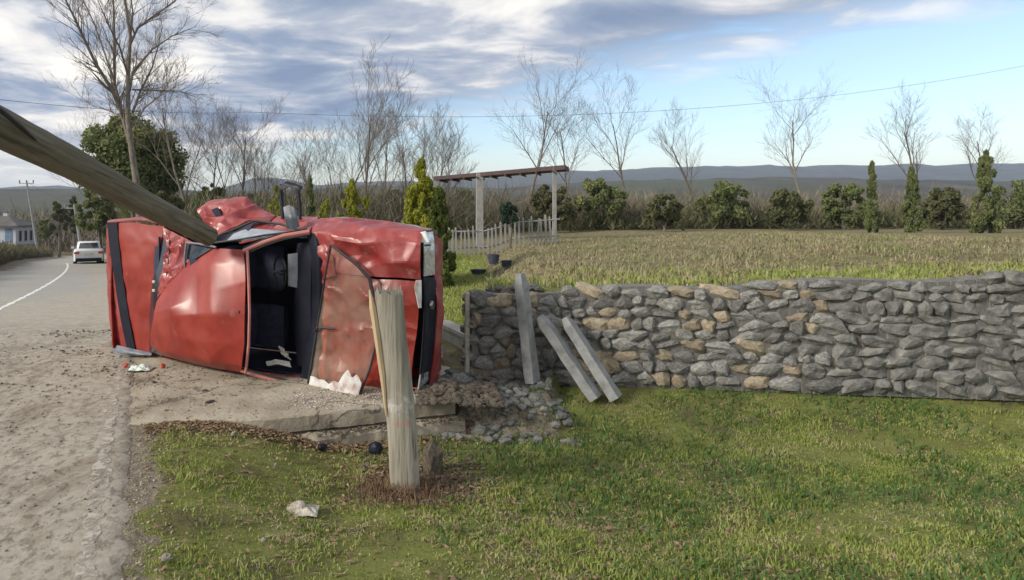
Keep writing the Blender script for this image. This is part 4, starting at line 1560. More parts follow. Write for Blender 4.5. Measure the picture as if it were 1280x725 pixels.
rocks_stuff('mud_clods', (-6.5, -1.0, 2.6, 9.5), 5200, (.003, .026), MUD, 'dried mud clods scattered over the near lane', seed=3, zf=zroad_mud)
rocks_stuff('swept_mud', (-5.2, -2.4, 6.4, 9.6), 1500, (.006, .045), MUD, 'mud lumps swept across the lane left of the car boot', seed=23, zf=lambda x, y: zroad_pt(x, y) if noise.noise(Vector((x * 1.1, y * 2.6, 8))) > .08 else None)
rocks_stuff('gravel', (-2.6, 0.5, 5.4, 9.0), 2600, (.005, .028), STONEW, 'loose grit on the slab round the wrecked car', seed=4, zf=zroad_pt)
rocks_stuff('rubble', (.45, 1.8, 5.7, 7.4), 900, (.02, .13), STONE, 'broken rubble and dirt in the ditch below the stone wall', seed=5)
rocks_stuff('glass_crumbs', (-.95, .35, 5.62, 6.3), 900, (.005, .02), CRUSH, 'crumbs of broken glass on the slab under the fallen windscreen', seed=14, zf=lambda x, y: .014 if y > float(slab_front(x)) + .06 else None)
rocks_stuff('verge_grit', (-3.0, -1.1, 2.6, 5.4), 5200, (.004, .022), STONEW, 'grit and soil crumbs on the bare strip between road and grass', seed=12, zf=lambda x, y: (gz(x, y) + .0 if .06 < x - float(E(np.array(y))) < .48 else None))
rocks_stuff('footing_dirt', (-1.3, .75, 5.2, 5.95), 2600, (.006, .045), SOIL, 'dirt and crumbled concrete over the foot of the slab', seed=31, zf=lambda x, y: (-.165 if -.13 < y - float(slab_front(x)) < -.0 else None) if x > -.6 else None)
rocks_stuff('soil_crumbs', (-.2, .8, 4.4, 5.4), 900, (.008, .05), SOIL, 'dark crumbs of dug soil round the broken post', seed=6)

for k, (px_, py_, Y_, s_, lb) in enumerate([(560, 478, 6.3, .22, 'grey stone at the nose of the wrecked car'), (586, 484, 6.4, .16, 'pale stone right of the nose of the wrecked car'),
                                            (600, 505, 5.9, .2, 'stone in the ditch above the green verge'), (575, 455, 6.9, .26, 'mossy stone below the low kerb wall')]):
    p = from_px(px_, py_, Y_)
    o = inst('loose_stone', stones[k * 2], (p.x, p.y, gz(p.x, p.y) + s_ * .2), (s_, s_ * .8, s_ * .7), (0, 0, k))
    tag(o, lb, 'stone', 'loose stones in the ditch')

# dark rubble lump behind the post
rub = rock_mesh('tree_stump', 33, SOIL, .9)
p = from_px(541, 560, 4.95)
o = inst('tree_stump', rub, (p.x, p.y, gz(p.x, p.y) + .10), (.17, .17, .36), (0, 0, .4))
tag(o, 'charred grey stump right behind the broken post', 'stump')
p = from_px(470, 560, 5.35)
o = inst('dark_bag', rock_mesh('dark_bag', 41, BLACKP, .9), (p.x, p.y, gz(p.x, p.y) + .05), (.12, .11, .15), (0, 0, .4))
tag(o, 'black plastic scrap left of the broken post at the slab foot', 'plastic scrap', 'black scraps along the slab foot')
p = from_px(403, 556, 5.35)
o = inst('dark_bag', rock_mesh('dark_bag', 44, BLACKP, .8), (p.x, p.y, gz(p.x, p.y) + .03), (.10, .08, .07), (0, 0, 1.4))
tag(o, 'small black plastic scrap in the grass under the slab edge', 'plastic scrap', 'black scraps along the slab foot')


def crumpled(name, px_, py_, Y_, w_, h_, mat, seed, label, cat, dz=0.0, group=None):
    p = from_px(px_, py_, Y_)
    z0 = dz
    G_ = []
    for i in range(4):
        row = []
        for j in range(5):
            u_, v_ = j / 4 - .5, i / 3 - .5
            r_ = 1 - 2 * max(abs(u_), abs(v_))
            row.append(Vector((p.x + u_ * w_, p.y + v_ * w_ * .7, z0 + .01 + h_ * (.2 + .8 * r_ * 1.2) * (.6 + .6 * abs(noise.noise(Vector((i * 1.7, j * 1.3, seed))))) if r_ > 0 else z0 + .005)))
        G_.append(row)
    m2 = MB()
    patch(m2, G_, 18, 22, .012, 14, seed, .03, .004)
    o = m2.build(name, mat, None, True, (p.x, p.y, z0))
    tag(o, label, cat, group)


crumpled('plastic_bag', 176, 461, 7.1, .26, .06, BAG, 3, 'pale green plastic bag on the road edge by the car boot', 'bag', 0.012)
pz = from_px(377, 648, 3.95)
crumpled('rag', 377, 649, 4.15, .22, .04, CLOTHD, 5, 'dirty white crumpled rag lying in the green grass', 'rag', gz(pz.x, 4.15) + .01)
pz = from_px(212, 695, 3.3)
for k, (px_, py_, s_, lb) in enumerate([(157, 456, .06, 'red plastic shard left of the pale plastic bag'), (203, 457, .06, 'red plastic shard right of the pale plastic bag')]):
    Y_ = 1.79 * F / (py_ + 3 - HY)
    p = from_px(px_, py_, Y_)
    o = inst('lamp_shard', rock_mesh('lamp_shard', 50 + k, TOM, .8), (p.x, p.y, .035), (s_, s_, s_), (.3, k, 0))
    tag(o, lb, 'shard', 'red shards beside the plastic bag')
for k, (px_, py_, Y_, s_, lb) in enumerate([(208, 690, 3.25, .05, 'small white stone in the near left of the grass'), (345, 577, 4.75, .035, 'small white pebble in the grass below the slab'),
                                            (292, 532, 5.1, .05, 'pale litter chip in the leaves along the slab edge'), (330, 668, 3.6, .04, 'pale pebble in the grass left of the white rag')]):
    p = from_px(px_, py_, Y_)
    o = inst('pebble', rock_mesh('pebble', 60 + k, CLOTHD, .7), (p.x, p.y, gz(p.x, p.y) + .03), (s_, s_, s_), (.3, k, 0))
    tag(o, lb, 'pebble', 'pale pebbles in the verge')
# dark scraps on the slab
for k, (px_, py_, s_, lb) in enumerate([(256, 489, .07, 'dark plastic scrap on the slab, upper of two below the car roof'), (263, 503, .10, 'dark plastic scrap on the slab, lower of two below the car roof'),
                                        (192, 478, .06, 'brown mud lump on the slab under the pale bag')]):
    Y_ = 1.79 * F / (py_ - HY)
    p = from_px(px_, py_, Y_)
    o = inst('scrap', rock_mesh('scrap', 70 + k, UNDER, .4), (p.x, p.y, .02), (s_, s_ * .6, s_ * .5), (0, 0, k))
    tag(o, lb, 'scrap', 'dark scraps on the slab')


rocks_stuff('soil_heap', (.30, 1.1, 5.75, 6.5), 1300, (.02, .09), SOIL, 'dark crumbly soil over the right end of the slab', seed=9, zf=lambda x, y: max(gz(x, y), .02 * (x < .68)) + .07 * math.exp(-((x - .65) ** 2 + (y - 6.1) ** 2) / .06))

# ------------------------------------------------------------------ blades: grass, straw, leaves
def blades(name, X, Y, Z, h, wd_, mat, lean=0.5, label=None):
    n = len(X)
    a_ = rng.uniform(0, 2 * np.pi, n)
    la = rng.uniform(0, 2 * np.pi, n)
    ll = np.abs(rng.normal(0, lean, n)) * h
    hw = wd_ / 2
    v = np.zeros((n, 5, 3))
    dx, dy = np.cos(a_) * hw, np.sin(a_) * hw
    v[:, 0] = np.stack([X - dx, Y - dy, Z], -1)
    v[:, 1] = np.stack([X + dx, Y + dy, Z], -1)
    mx, my = X + np.cos(la) * ll * .35, Y + np.sin(la) * ll * .35
    v[:, 2] = np.stack([mx + dx * .8, my + dy * .8, Z + h * .55], -1)
    v[:, 3] = np.stack([mx - dx * .8, my - dy * .8, Z + h * .55], -1)
    v[:, 4] = np.stack([X + np.cos(la) * ll, Y + np.sin(la) * ll, Z + h * np.clip(1.05 - .3 * ll / (h + 1e-6), .2, 1)], -1)
    base_ = np.arange(n)[:, None] * 5
    li = np.concatenate([base_ + [0, 1, 2, 3], base_ + [3, 2, 4]], 1).ravel().astype(np.int32)
    ls = (np.arange(n)[:, None] * 7 + [0, 4]).ravel().astype(np.int32)
    lt = np.tile([4, 3], n).astype(np.int32)
    me = bpy.data.meshes.new(name)
    me.vertices.add(n * 5)
    me.vertices.foreach_set('co', v.ravel())
    me.loops.add(len(li))
    me.loops.foreach_set('vertex_index', li)
    me.polygons.add(len(ls))
    me.polygons.foreach_set('loop_start', ls)
    me.polygons.foreach_set('loop_total', lt)
    me.update(calc_edges=True)
    me.materials.append(mat)
    o = bpy.data.objects.new(name, me)
    sc.collection.objects.link(o)
    tag(o, label, None, None, 'stuff')
    return o


def scatter(n, x0, x1, y0, y1, keep):
    X = rng.uniform(x0, x1, n)
    Y = y0 + (y1 - y0) * rng.random(n) ** 1.25
    k = rng.random(n) < keep(X, Y)
    return X[k], Y[k]


def verge(X, Y):
    d = X - E(Y)
    lim = np.where(X > 1.75 + .25 * fbm(X, Y, 3), 7.02 - 0.13 * (X - 0.94), slab_front(X) - .03)
    m = sstep(.14, .5, d + .20 * fbm(X, Y, 5.0, 2)) * (Y < lim)
    soil = np.exp(-((X - 0.25) ** 2 / 0.12 + (Y - 4.75) ** 2 / 0.08))
    bare = np.clip(.50 + .75 * fbm(X, Y, 2.6, 7) + .35 * fbm(X, Y, 8, 2), .06, 1)
    return m * np.clip(bare - soil, 0, 1)


X, Y = scatter(290000, -2.4, 7.4, 2.6, 7.0, verge)
hh = (.012 + .022 * rng.random(len(X))) * np.clip(1 + 1.1 * fbm(X, Y, 3.3, 1) + 1.1 * fbm(X, Y, 9, 3), .3, 3.2)
blades('grass', X, Y, ground(X, Y) - .004, hh, .0055 * (1 + rng.random(len(X))), GRASSB, .7, 'short green grass on the verge in front of the slab')
X, Y = scatter(150000, -2.4, 7.4, 2.6, 7.0, lambda X, Y: verge(X, Y) * np.clip(.35 + .9 * fbm(X, Y, 2.9, 11), .04, 1))
blades('dry_grass', X, Y, ground(X, Y) - .002, .012 + .02 * rng.random(len(X)), .006 + .004 * rng.random(len(X)), DRYGRASS, 2.2, 'flattened straw coloured dead grass on the verge')
# dead leaves along the slab foot and soil
DEADLEAF = surf('brown_dead_leaves', [(0.09, 0.055, 0.03), (0.20, 0.13, 0.07), (0.32, 0.24, 0.15)], 18, 4, 0.9)
lx = rng.uniform(-2.0, .9, 3200)
ly = slab_front(lx) - .02 - np.abs(rng.normal(0, .13, 3200))
lx2, ly2 = rng.normal(.22, .35, 900), rng.normal(4.85, .25, 900)
lx3, ly3 = rng.uniform(-2, 3, 1300), rng.uniform(3, 5.5, 1300)
lx, ly = np.concatenate([lx, lx2, lx3]), np.concatenate([ly, ly2, ly3])
ok = (lx - E(ly) > .3) & (ly < slab_front(lx) - .02)
lx, ly = lx[ok], ly[ok]
blades('leaf_litter', lx, ly, ground(lx, ly) + .012, .012 + .01 * rng.random(len(lx)), .02 + .02 * rng.random(len(lx)), DEADLEAF, 2.0, 'brown dead leaves along the slab edge and in the grass')
# roots and dry stalks at the post
rx, ry2 = rng.normal(.13, .22, 1500), rng.normal(4.62, .14, 1500)
blades('dry_stalks', rx, ry2, ground(rx, ry2), .04 + .12 * rng.random(1500) * np.exp(-((rx - .1) / .3) ** 2), .004 + .003 * rng.random(1500),
       surf('reddish_root_brown', [(0.10, 0.06, 0.035), (0.24, 0.15, 0.085)], 12, 4, 0.95), .9, 'reddish dry roots and stalks round the foot of the broken post')
# taller weeds on the right verge
X, Y = scatter(26000, .3, 7.4, 3.0, 6.9, lambda X, Y: np.clip(.25 + fbm(X, Y, 2.0, 9), 0, 1) * (np.hypot(X - .2, Y - 4.7) > .3))
blades('weeds', X, Y, ground(X, Y), .03 + .06 * rng.random(len(X)), .010 + .008 * rng.random(len(X)), WEEDB, .8, 'low green weeds right of the broken post')
# meadow behind the car
X, Y = scatter(60000, -3.0, 4.2, 9.0, 22, lambda X, Y: ((X - bank(Y)) < .2) * (X - E(Y) > 1.0) * .9)
blades('meadow_grass', X, Y, ground(X, Y), .04 + .07 * rng.random(len(X)), .012 + .01 * rng.random(len(X)), GRASSB, .6, 'bright green meadow grass behind the wrecked car')
X, Y = scatter(90000, 1.0, 16, 7.4, 26, lambda X, Y: (X - bank(Y) > -.2) * np.clip(.5 + .5 * fbm(X, Y, .9, 2), .1, 1))
blades('dead_meadow_grass', X, Y, ground(X, Y), .03 + .09 * rng.random(len(X)) * np.clip(1 + fbm(X, Y, 1.1, 3), .2, 2), .010 + .012 * rng.random(len(X)), DRYGRASS, 1.1, 'dead straw grass on the raised yard above the stone wall')
X, Y = scatter(14000, 1.0, 12, 7.3, 9.5, lambda X, Y: (X - bank(Y) > -.1) * np.clip(.4 + fbm(X, Y, 2.2, 6), 0, 1))
blades('wall_top_weeds', X, Y, ground(X, Y), .05 + .10 * rng.random(len(X)), .014 + .01 * rng.random(len(X)), GRASSB, .8, 'green weeds growing along the top of the stone wall')


# ------------------------------------------------------------------ trees
def leaves(name, centres, radii, n_each, size, mat, parent, squash=1.0, up=0.3, rs=None):
    rs = rs or rng
    C_ = np.repeat(np.array(centres), n_each, 0)
    Rr = np.repeat(np.array(radii), n_each)
    n = len(C_)
    d = rs.normal(0, 1, (n, 3))
    d /= np.linalg.norm(d, axis=1, keepdims=True)
    r_ = rs.random(n) ** .45
    P = C_ + d * (Rr * r_)[:, None] * np.array([1, 1, squash])
    a_ = rs.normal(0, 1, (n, 3)); a_ /= np.linalg.norm(a_, axis=1, keepdims=True)
    b_ = np.cross(a_, d + rs.normal(0, .6, (n, 3))); b_ /= (np.linalg.norm(b_, axis=1, keepdims=True) + 1e-9)
    s_ = size * (.6 + .8 * rs.random(n))[:, None]
    a_[:, 2] += up
    v = np.stack([P - a_ * s_ * .5, P + b_ * s_ * .35, P + a_ * s_ * .6, P - b_ * s_ * .35], 1)
    off = parent.location if parent else Vector((0, 0, 0))
    v = v - np.array(off)
    me = bpy.data.meshes.new(name)
    me.vertices.add(n * 4)
    me.vertices.foreach_set('co', v.ravel())
    me.loops.add(n * 4)
    me.loops.foreach_set('vertex_index', np.arange(n * 4, dtype=np.int32))
    me.polygons.add(n)
    me.polygons.foreach_set('loop_start', np.arange(0, n * 4, 4, dtype=np.int32))
    me.polygons.foreach_set('loop_total', np.full(n, 4, dtype=np.int32))
    me.update(calc_edges=True)
    me.materials.append(mat)
    o = bpy.data.objects.new(name, me)
    sc.collection.objects.link(o)
    if parent: o.parent = parent
    return o


def bare_tree(x, y, H, r0, seed, label, forks=5, spread=.55, depth=4, group=None, lean=(0, 0), twigs=1.0, name='bare_tree', clear=.3, minr=.005):
    rs = random.Random(seed)
    z = gz(x, y) - .1
    root = thing(name, (x, y, z), label, 'tree', group)
    tr, brn = MB(), MB()

    def limb(p, d, L, r, lvl):
        n = max(3, int(5 - lvl * .4))
        pts, rad = [p.copy()], [r]
        dd = d.copy()
        for i in range(n):
            dd = (dd + Vector((rs.gauss(0, .09), rs.gauss(0, .09), rs.gauss(.03, .05))) * (1 + .4 * lvl)).normalized()
            pts.append(pts[-1] + dd * L / n)
            rad.append(max(minr * .6, r * (1 - .75 * (i + 1) / n)))
        sides = 10 if lvl == 0 else 5 if lvl == 1 else 3
        (tr if lvl == 0 else brn).tube(pts, rad, sides, lvl < 2)
        if lvl >= depth:
            return
        kids = int((forks if lvl < 2 else forks * .9) * (twigs if lvl >= 2 else 1)) + rs.randint(0, 1)
        lo = clear if lvl == 0 else .22
        for k in range(kids):
            tt = lo + (1 - lo) * (k + rs.random() * .8) / kids
            tt = min(tt, .98)
            i = min(int(tt * n), n - 1)
            f_ = tt * n - i
            q = pts[i].lerp(pts[i + 1], f_)
            rr = rad[i] + (rad[i + 1] - rad[i]) * f_
            base_d = (pts[i + 1] - pts[i]).normalized()
            an = k * 2.4 + rs.uniform(-.5, .5)
            side = base_d.orthogonal().normalized()
            side = Matrix.Rotation(an, 3, base_d) @ side
            sp = spread * rs.uniform(.6, 1.25)
            nd = (base_d * math.cos(sp) + side * math.sin(sp) + Vector((0, 0, .12))).normalized()
            limb(q, nd, L * rs.uniform(.42, .62) * (1.1 - .35 * tt if lvl == 0 else 1), max(minr, rr * .62), lvl + 1)

    limb(Vector((x, y, z)), Vector((lean[0], lean[1], 1)).normalized(), H, r0, 0)
    tr.build('trunk', BARK, root)
    b2 = brn.build('branches', TWIG, root, False)
    return root


# the tall bare tree, several leaders from a low fork
def tall_tree():
    Y_ = 27.0
    x0 = (176 - HX) / F * Y_
    z0 = gz(x0, Y_) - .1
    root = thing('bare_tree', (x0, Y_, z0), 'tall bare tree with several leaders rising before the round evergreen', 'tree')
    rs = random.Random(5)
    tr, brn = MB(), MB()

    def px3(p, dy=0):
        return from_px(p[0], p[1], Y_ + dy)

    def sub(p, d, L, r, lvl):
        n = 4
        pts, rad = [p.copy()], [r]
        dd = d.copy()
        for i in range(n):
            dd = (dd + Vector((rs.gauss(0, .11), rs.gauss(0, .11), rs.gauss(.05, .05)))).normalized()
            pts.append(pts[-1] + dd * L / n)
            rad.append(max(.004, r * (1 - .8 * (i + 1) / n)))
        brn.tube(pts, rad, 4 if lvl < 2 else 3, False)
        if lvl >= 3:
            return
        for k in range(4):
            i = rs.randint(1, n - 1)
            q = pts[i].lerp(pts[i + 1], rs.random())
            bd = (pts[i + 1] - pts[i]).normalized()
            side = Matrix.Rotation(rs.uniform(0, 6.28), 3, bd) @ bd.orthogonal().normalized()
            sp = rs.uniform(.35, .75)
            sub(q, (bd * math.cos(sp) + side * math.sin(sp)).normalized(), L * rs.uniform(.4, .65), max(.006, rad[i] * .6), lvl + 1)

    main = [[(178, 300), (171, 230), (165, 190), (160, 150), (160, 95), (163, 45), (156, 0), (152, -60)]]
    tr.tube([px3(p) for p in main[0]], [.19, .155, .13, .11, .09, .07, .05, .02], 10)
    leaders = [
        ([(163, 180), (152, 140), (143, 105), (143, 60), (142, 10), (139, -40)], [.11, .09, .075, .06, .045, .02], .3),
        ([(152, 140), (140, 112), (120, 80), (102, 42), (92, 20), (78, -8), (70, -30)], [.09, .075, .065, .055, .045, .03, .015], -.4),
        ([(162, 112), (166, 90), (190, 62), (215, 45), (245, 33)], [.07, .06, .045, .03, .01], .6),
        ([(163, 55), (172, 35), (195, 18), (218, 2), (236, -20)], [.06, .05, .04, .03, .015], -.5),
        ([(166, 140), (175, 115), (190, 85), (197, 60), (204, 30)], [.07, .055, .04, .03, .01], .9),
        ([(143, 105), (132, 70), (118, 30), (104, 0), (98, -30)], [.05, .045, .035, .025, .01], .7),
        ([(160, 95), (150, 60), (135, 30), (120, -5)], [.05, .04, .03, .012], -.9),
        ([(165, 112), (195, 113), (225, 114), (245, 122)], [.045, .032, .02, .008], .4),
        ([(160, 150), (140, 140), (112, 130), (98, 118)], [.035, .025, .015, .006], .8),
        ([(168, 160), (180, 135), (200, 120), (212, 100)], [.04, .03, .02, .008], -.8),
        ([(163, 45), (166, 15), (160, -30)], [.05, .035, .015], .3),
    ]
    for pts, rad, dy in leaders:
        P = [px3(p, dy * i) for i, p in enumerate(pts)]
        brn.tube(P, rad, 6, False)
        for i in range(len(P) - 1):
            for k in range(5):
                q = P[i].lerp(P[i + 1], rs.random())
                bd = (P[i + 1] - P[i]).normalized()
                side = Matrix.Rotation(rs.uniform(0, 6.28), 3, bd) @ bd.orthogonal().normalized()
                sp = rs.uniform(.4, .8)
                sub(q, (bd * math.cos(sp) + side * math.sin(sp) + Vector((0, 0, .15))).normalized(), rs.uniform(.8, 1.7), max(.012, rad[i] * .4), 1)
    tr.build('trunk', BARK, root)
    brn.build('branches', TWIG, root, False)


tall_tree()


def evergreen(px_, Y_, top_y, bot_y, halfw, label, seed, mat, name='evergreen_tree', trunk_r=.2, n_cl=60, n_leaf=420, size=.16, group=None, cone=False, base_w=.5):
    rs = np.random.default_rng(seed)
    x = (px_ - HX) / F * Y_
    z0 = gz(x, Y_) - .1
    zt = CH - (top_y - HY) / F * Y_
    zb = max(CH - (bot_y - HY) / F * Y_, z0)
    if cone:
        zb = z0 + .12
    W_ = halfw / F * Y_
    root = thing(name, (x, Y_, z0), label, 'tree', group)
    cs, rr = [], []
    for k in range(n_cl):
        if cone:
            f_ = rs.random() ** 1.15
            rad = W_ * (math.sin(min(1, (f_ + .18) * 2.4) * math.pi / 2)) * (1 - f_) ** .60 * 1.1 * rs.uniform(.8, 1.15)
            a_ = rs.uniform(0, 6.28); r_ = rad * math.sqrt(rs.random()) * .85
            cs.append((x + math.cos(a_) * r_, Y_ + math.sin(a_) * r_, zb + (zt - zb) * f_))
            rr.append(max(.05, W_ * rs.uniform(.14, .24) * (1 - f_ * .6)))
        else:
            d = rs.normal(0, 1, 3); d /= np.linalg.norm(d)
            r_ = rs.random() ** .4
            cz = (zt + zb) / 2; hz = (zt - zb) / 2
            cs.append((x + d[0] * W_ * .85 * r_, Y_ + d[1] * W_ * .85 * r_, cz + d[2] * hz * .85 * r_ - .1 * hz * (abs(d[0]) > .8)))
            rr.append(W_ * rs.uniform(.09, .24))
    mb = MB()
    mb.tube([(x, Y_, z0), (x + .05, Y_, (z0 + zb) / 2 + .3), (x, Y_, zb + (zt - zb) * .6)], [trunk_r, trunk_r * .8, trunk_r * .2], 8)
    if not cone:
        for k in range(9):
            mb.tube([(x, Y_, zb + (zt - zb) * .1 * (k % 4)), cs[(k * 3) % len(cs)]], [trunk_r * .4, trunk_r * .08], 5, False)
    mb.build('trunk', BARK, root)
    leaves('crown', cs, rr, n_leaf, size, mat, root, 1.0 if not cone else 1.5, .3 if not cone else .8, rs)
    return root


evergreen(166, 36, 142, 262, 70, 'large round dark green evergreen tree behind the tall bare tree', 1, EVERG, n_cl=190, n_leaf=330, size=.18)
evergreen(124, 44, 225, 300, 30, 'dark green bushy tree beyond the parked end of the road', 2, EVERG, n_cl=40, n_leaf=250, size=.22, name='bushy_tree')
evergreen(210, 30, 232, 290, 24, 'olive green bush below the round evergreen', 3, BRUSH, n_cl=40, n_leaf=250, size=.15, name='bushy_tree')
evergreen(74, 70, 248, 303, 14, 'narrow dark tree between the two far poles', 4, BRUSH, n_cl=26, n_leaf=200, size=.3, name='bushy_tree')
evergreen(57, 78, 262, 306, 10, 'small dark tree right of the far house', 5, EVERG, n_cl=20, n_leaf=160, size=.3, name='bushy_tree')
evergreen(92, 75, 240, 300, 12, 'brownish leafy tree above the leaning pole', 6, BRUSH, n_cl=26, n_leaf=200, size=.3, name='bushy_tree')

TG = 'yellow green thuja trees behind the car'
evergreen(345, 20, 234, 282, 19, 'small bright yellow thuja left of the torn door frame', 11, THUJA, 'thuja_tree', .04, 46, 130, .07, TG, True)
evergreen(439, 19, 228, 284, 28, 'yellow thuja in the middle behind the car bonnet', 12, THUJA, 'thuja_tree', .05, 110, 170, .07, TG, True)
evergreen(457, 19.6, 248, 284, 18, 'low green thuja touching the middle yellow thuja', 13, THUJA, 'thuja_tree', .04, 30, 130, .07, TG, True)
evergreen(405, 21, 246, 284, 24, 'low spreading thuja behind the windscreen pillar', 14, THUJA, 'thuja_tree', .04, 36, 130, .07, TG, True)
evergreen(527, 15, 202, 300, 40, 'tallest yellow green thuja at the car nose', 15, THUJA, 'thuja_tree', .05, 190, 200, .06, TG, True)
evergreen(549, 14.4, 236, 322, 27, 'darker thuja right beside the tallest one', 16, THUJA_D, 'thuja_tree', .05, 130, 180, .06, TG, True)
evergreen(388, 24, 225, 290, 10, 'dark ivy covered narrow tree right of the door frame', 17, EVERG, 'ivy_tree', .08, 40, 130, .12, None, True)
evergreen(637, 21, 250, 284, 15, 'round dark clipped shrub right of the thick canopy column', 18, DARKG, 'round_shrub', .05, 40, 200, .08)

BG = 'bare trees behind the wrecked car'
bl = [
    (455, 34, 132, .10, 'thin tallest bare tree above the middle thuja', .5), (478, 36, 160, .08, 'bare tree just right of the thin tallest one', .5),
    (505, 33, 176, .08, 'spreading bare tree left of the tallest thuja', .6), (535, 37, 182, .08, 'bare tree behind the top of the tallest thuja', .6),
    (430, 40, 170, .07, 'slim bare tree left of the thin tallest one', .45), (388, 32, 196, .07, 'small bare tree above the ivy covered one', .5),
    (300, 38, 158, .09, 'bare tree with open crown right of the round evergreen', .6), (322, 46, 190, .07, 'small bare tree behind the yellow thuja', .6),
    (268, 36, 165, .08, 'bare tree close to the right side of the round evergreen', .55), (240, 33, 112, .10, 'tall thin bare tree at the right rim of the round evergreen', .4),
    (122, 56, 165, .08, 'bare tree at the left rim of the round evergreen', .5), (350, 55, 215, .07, 'distant bare tree above the door mirror', .6),
    (660, 42, 120, .12, 'large bare tree above the canopy', .6), (712, 48, 150, .1, 'bare tree right of the large one above the canopy', .6), (790, 44, 140, .1, 'bare tree with wide crown at the left end of the open yard', .6),
    (870, 50, 165, .1, 'slim bare tree in the middle of the open yard', .5), (1010, 52, 130, .12, 'tall bare tree left of the slim conifer', .6), (1150, 46, 150, .12, 'bare tree in the far right yard', .6), (1225, 58, 165, .12, 'bare tree at the right end of the yard', .6),
]
for k, (px_, Y_, ty, r_, lb, sp) in enumerate(bl):
    x = (px_ - HX) / F * Y_
    H = CH - (ty - HY) / F * Y_ - gz(x, Y_)
    bare_tree(x, Y_, H * .92, r_, 20 + k, lb, 6, sp, 4, BG, (random.uniform(-.05, .05), 0), 1.0)

for k, (px_, ty, hw, lb) in enumerate([(1090, 205, 10, 'slim green conifer, leftmost in the right yard'), (1140, 210, 13, 'broad green conifer in the right yard'), (1232, 190, 22, 'largest green conifer at the far right')]):
    evergreen(px_, 30, ty, 290, hw, lb, 40 + k, EVERG, 'conifer_tree', .1, 90, 160, .12, 'green conifers in the right yard', True)


for k, (px_, Y_, ty, hw, mt, lb) in enumerate([
        (690, 34, 228, 30, 0, 'olive bush directly right of the canopy'), (752, 36, 216, 34, 1, 'large dark bush second right of the canopy'), (830, 33, 240, 26, 0, 'low olive bush left of the slim bare tree in the open yard'),
        (905, 38, 222, 36, 1, 'broad dark bush right of the slim bare tree in the open yard'), (985, 35, 236, 28, 0, 'olive bush left of the tall bare tree in the yard'), (1055, 37, 226, 30, 1, 'dark bush left of the slim conifer'),
        (1180, 36, 232, 30, 0, 'olive bush between the broad and the largest conifer'), (1275, 38, 222, 34, 1, 'dark bush at the far right end of the yard'),
        (265, 42, 226, 22, 0, 'olive bush behind the crumpled rear door of the wreck'), (310, 45, 232, 24, 1, 'dark bush left of the small bright thuja'), (368, 44, 234, 20, 0, 'olive bush behind the torn door frame'),
        (425, 42, 238, 22, 1, 'dark bush left of the middle thuja'), (492, 40, 236, 26, 0, 'olive bush between the middle and the tallest thuja'), (575, 44, 232, 26, 1, 'dark bush behind the left end of the picket fence')]):
    evergreen(px_, Y_, ty, 285, hw, lb, 80 + k, BRUSH if mt == 0 else EVERG, 'bush', .08, 55, 150, .15, 'bushes along the edge of the yard')
for k, (px_, Y_, ty, r_, lb) in enumerate([(222, 42, 180, .07, 'thin bare tree rising from the right part of the round evergreen'), (284, 44, 175, .06, 'thin bare tree in the gap left of the open crowned one'), (340, 40, 205, .05, 'short bare tree just left of the torn door frame'),
                                           (412, 44, 188, .06, 'thin bare tree behind the low spreading thuja'), (466, 42, 165, .06, 'thin bare tree beside the thin tallest one'), (520, 44, 170, .07, 'thin bare tree behind the tallest thuja, left of its tip'), (560, 40, 195, .06, 'bare tree right of the tallest thuja')]):
    x = (px_ - HX) / F * Y_
    bare_tree(x, Y_, (CH - (ty - HY) / F * Y_ - gz(x, Y_)) * .92, r_, 140 + k, lb, 6, .5, 4, BG, (random.uniform(-.06, .06), 0), 1.0)


# brush and hedges as masses of twigs
def brush(name, path, hgt, depth, n, mat, label, wd_=.02, dens=None, seed=1, leafy=0.0):
    rs = np.random.default_rng(seed)
    pth = np.array(path, float)
    tt = rs.random(n) * (len(pth) - 1)
    i = np.minimum(tt.astype(int), len(pth) - 2)
    f_ = (tt - i)[:, None]
    P = pth[i] * (1 - f_) + pth[i + 1] * f_
    ok_ = None
    hh = P[:, 2] * (.75 + .25 * np.sin(tt * 9 + seed)) * (.8 + .3 * np.sin(tt * 23 + 2 * seed))
    X = P[:, 0] + rs.normal(0, depth, n)
    Y = P[:, 1] + rs.normal(0, depth, n)
    ok_ = ~((X < E(Y) + 1.3) & (X > E(Y) - 6.3) & (Y < 75))
    X, Y, hh = X[ok_], Y[ok_], hh[ok_]
    n = len(X)
    Z = ground(X, Y) + hh * rs.random(n) ** 1.1 * .75
    ln = .25 + .7 * rs.random(n) * hh * .5
    d = rs.normal(0, .55, (n, 3)); d[:, 2] = np.abs(d[:, 2]) + .55
    d /= np.linalg.norm(d, axis=1, keepdims=True)
    sd = np.cross(d, rs.normal(0, 1, (n, 3))); sd /= np.linalg.norm(sd, axis=1, keepdims=True)
    B = np.stack([X, Y, Z], -1)
    v = np.stack([B - sd * wd_ / 2, B + sd * wd_ / 2, B + d * ln[:, None] + sd * wd_ * .1, B + d * ln[:, None] - sd * wd_ * .1], 1)
    me = bpy.data.meshes.new(name)
    me.vertices.add(n * 4); me.vertices.foreach_set('co', v.ravel())
    me.loops.add(n * 4); me.loops.foreach_set('vertex_index', np.arange(n * 4, dtype=np.int32))
    me.polygons.add(n)
    me.polygons.foreach_set('loop_start', np.arange(0, n * 4, 4, dtype=np.int32))
    me.polygons.foreach_set('loop_total', np.full(n, 4, dtype=np.int32))
    me.update(calc_edges=True)
    me.materials.append(mat)
    o = bpy.data.objects.new(name, me)
    sc.collection.objects.link(o)
    tag(o, label, None, None, 'stuff')
    return o


def pth(lst):
    return [((px_ - HX) / F * Y_, Y_, h) for px_, Y_, h in lst]


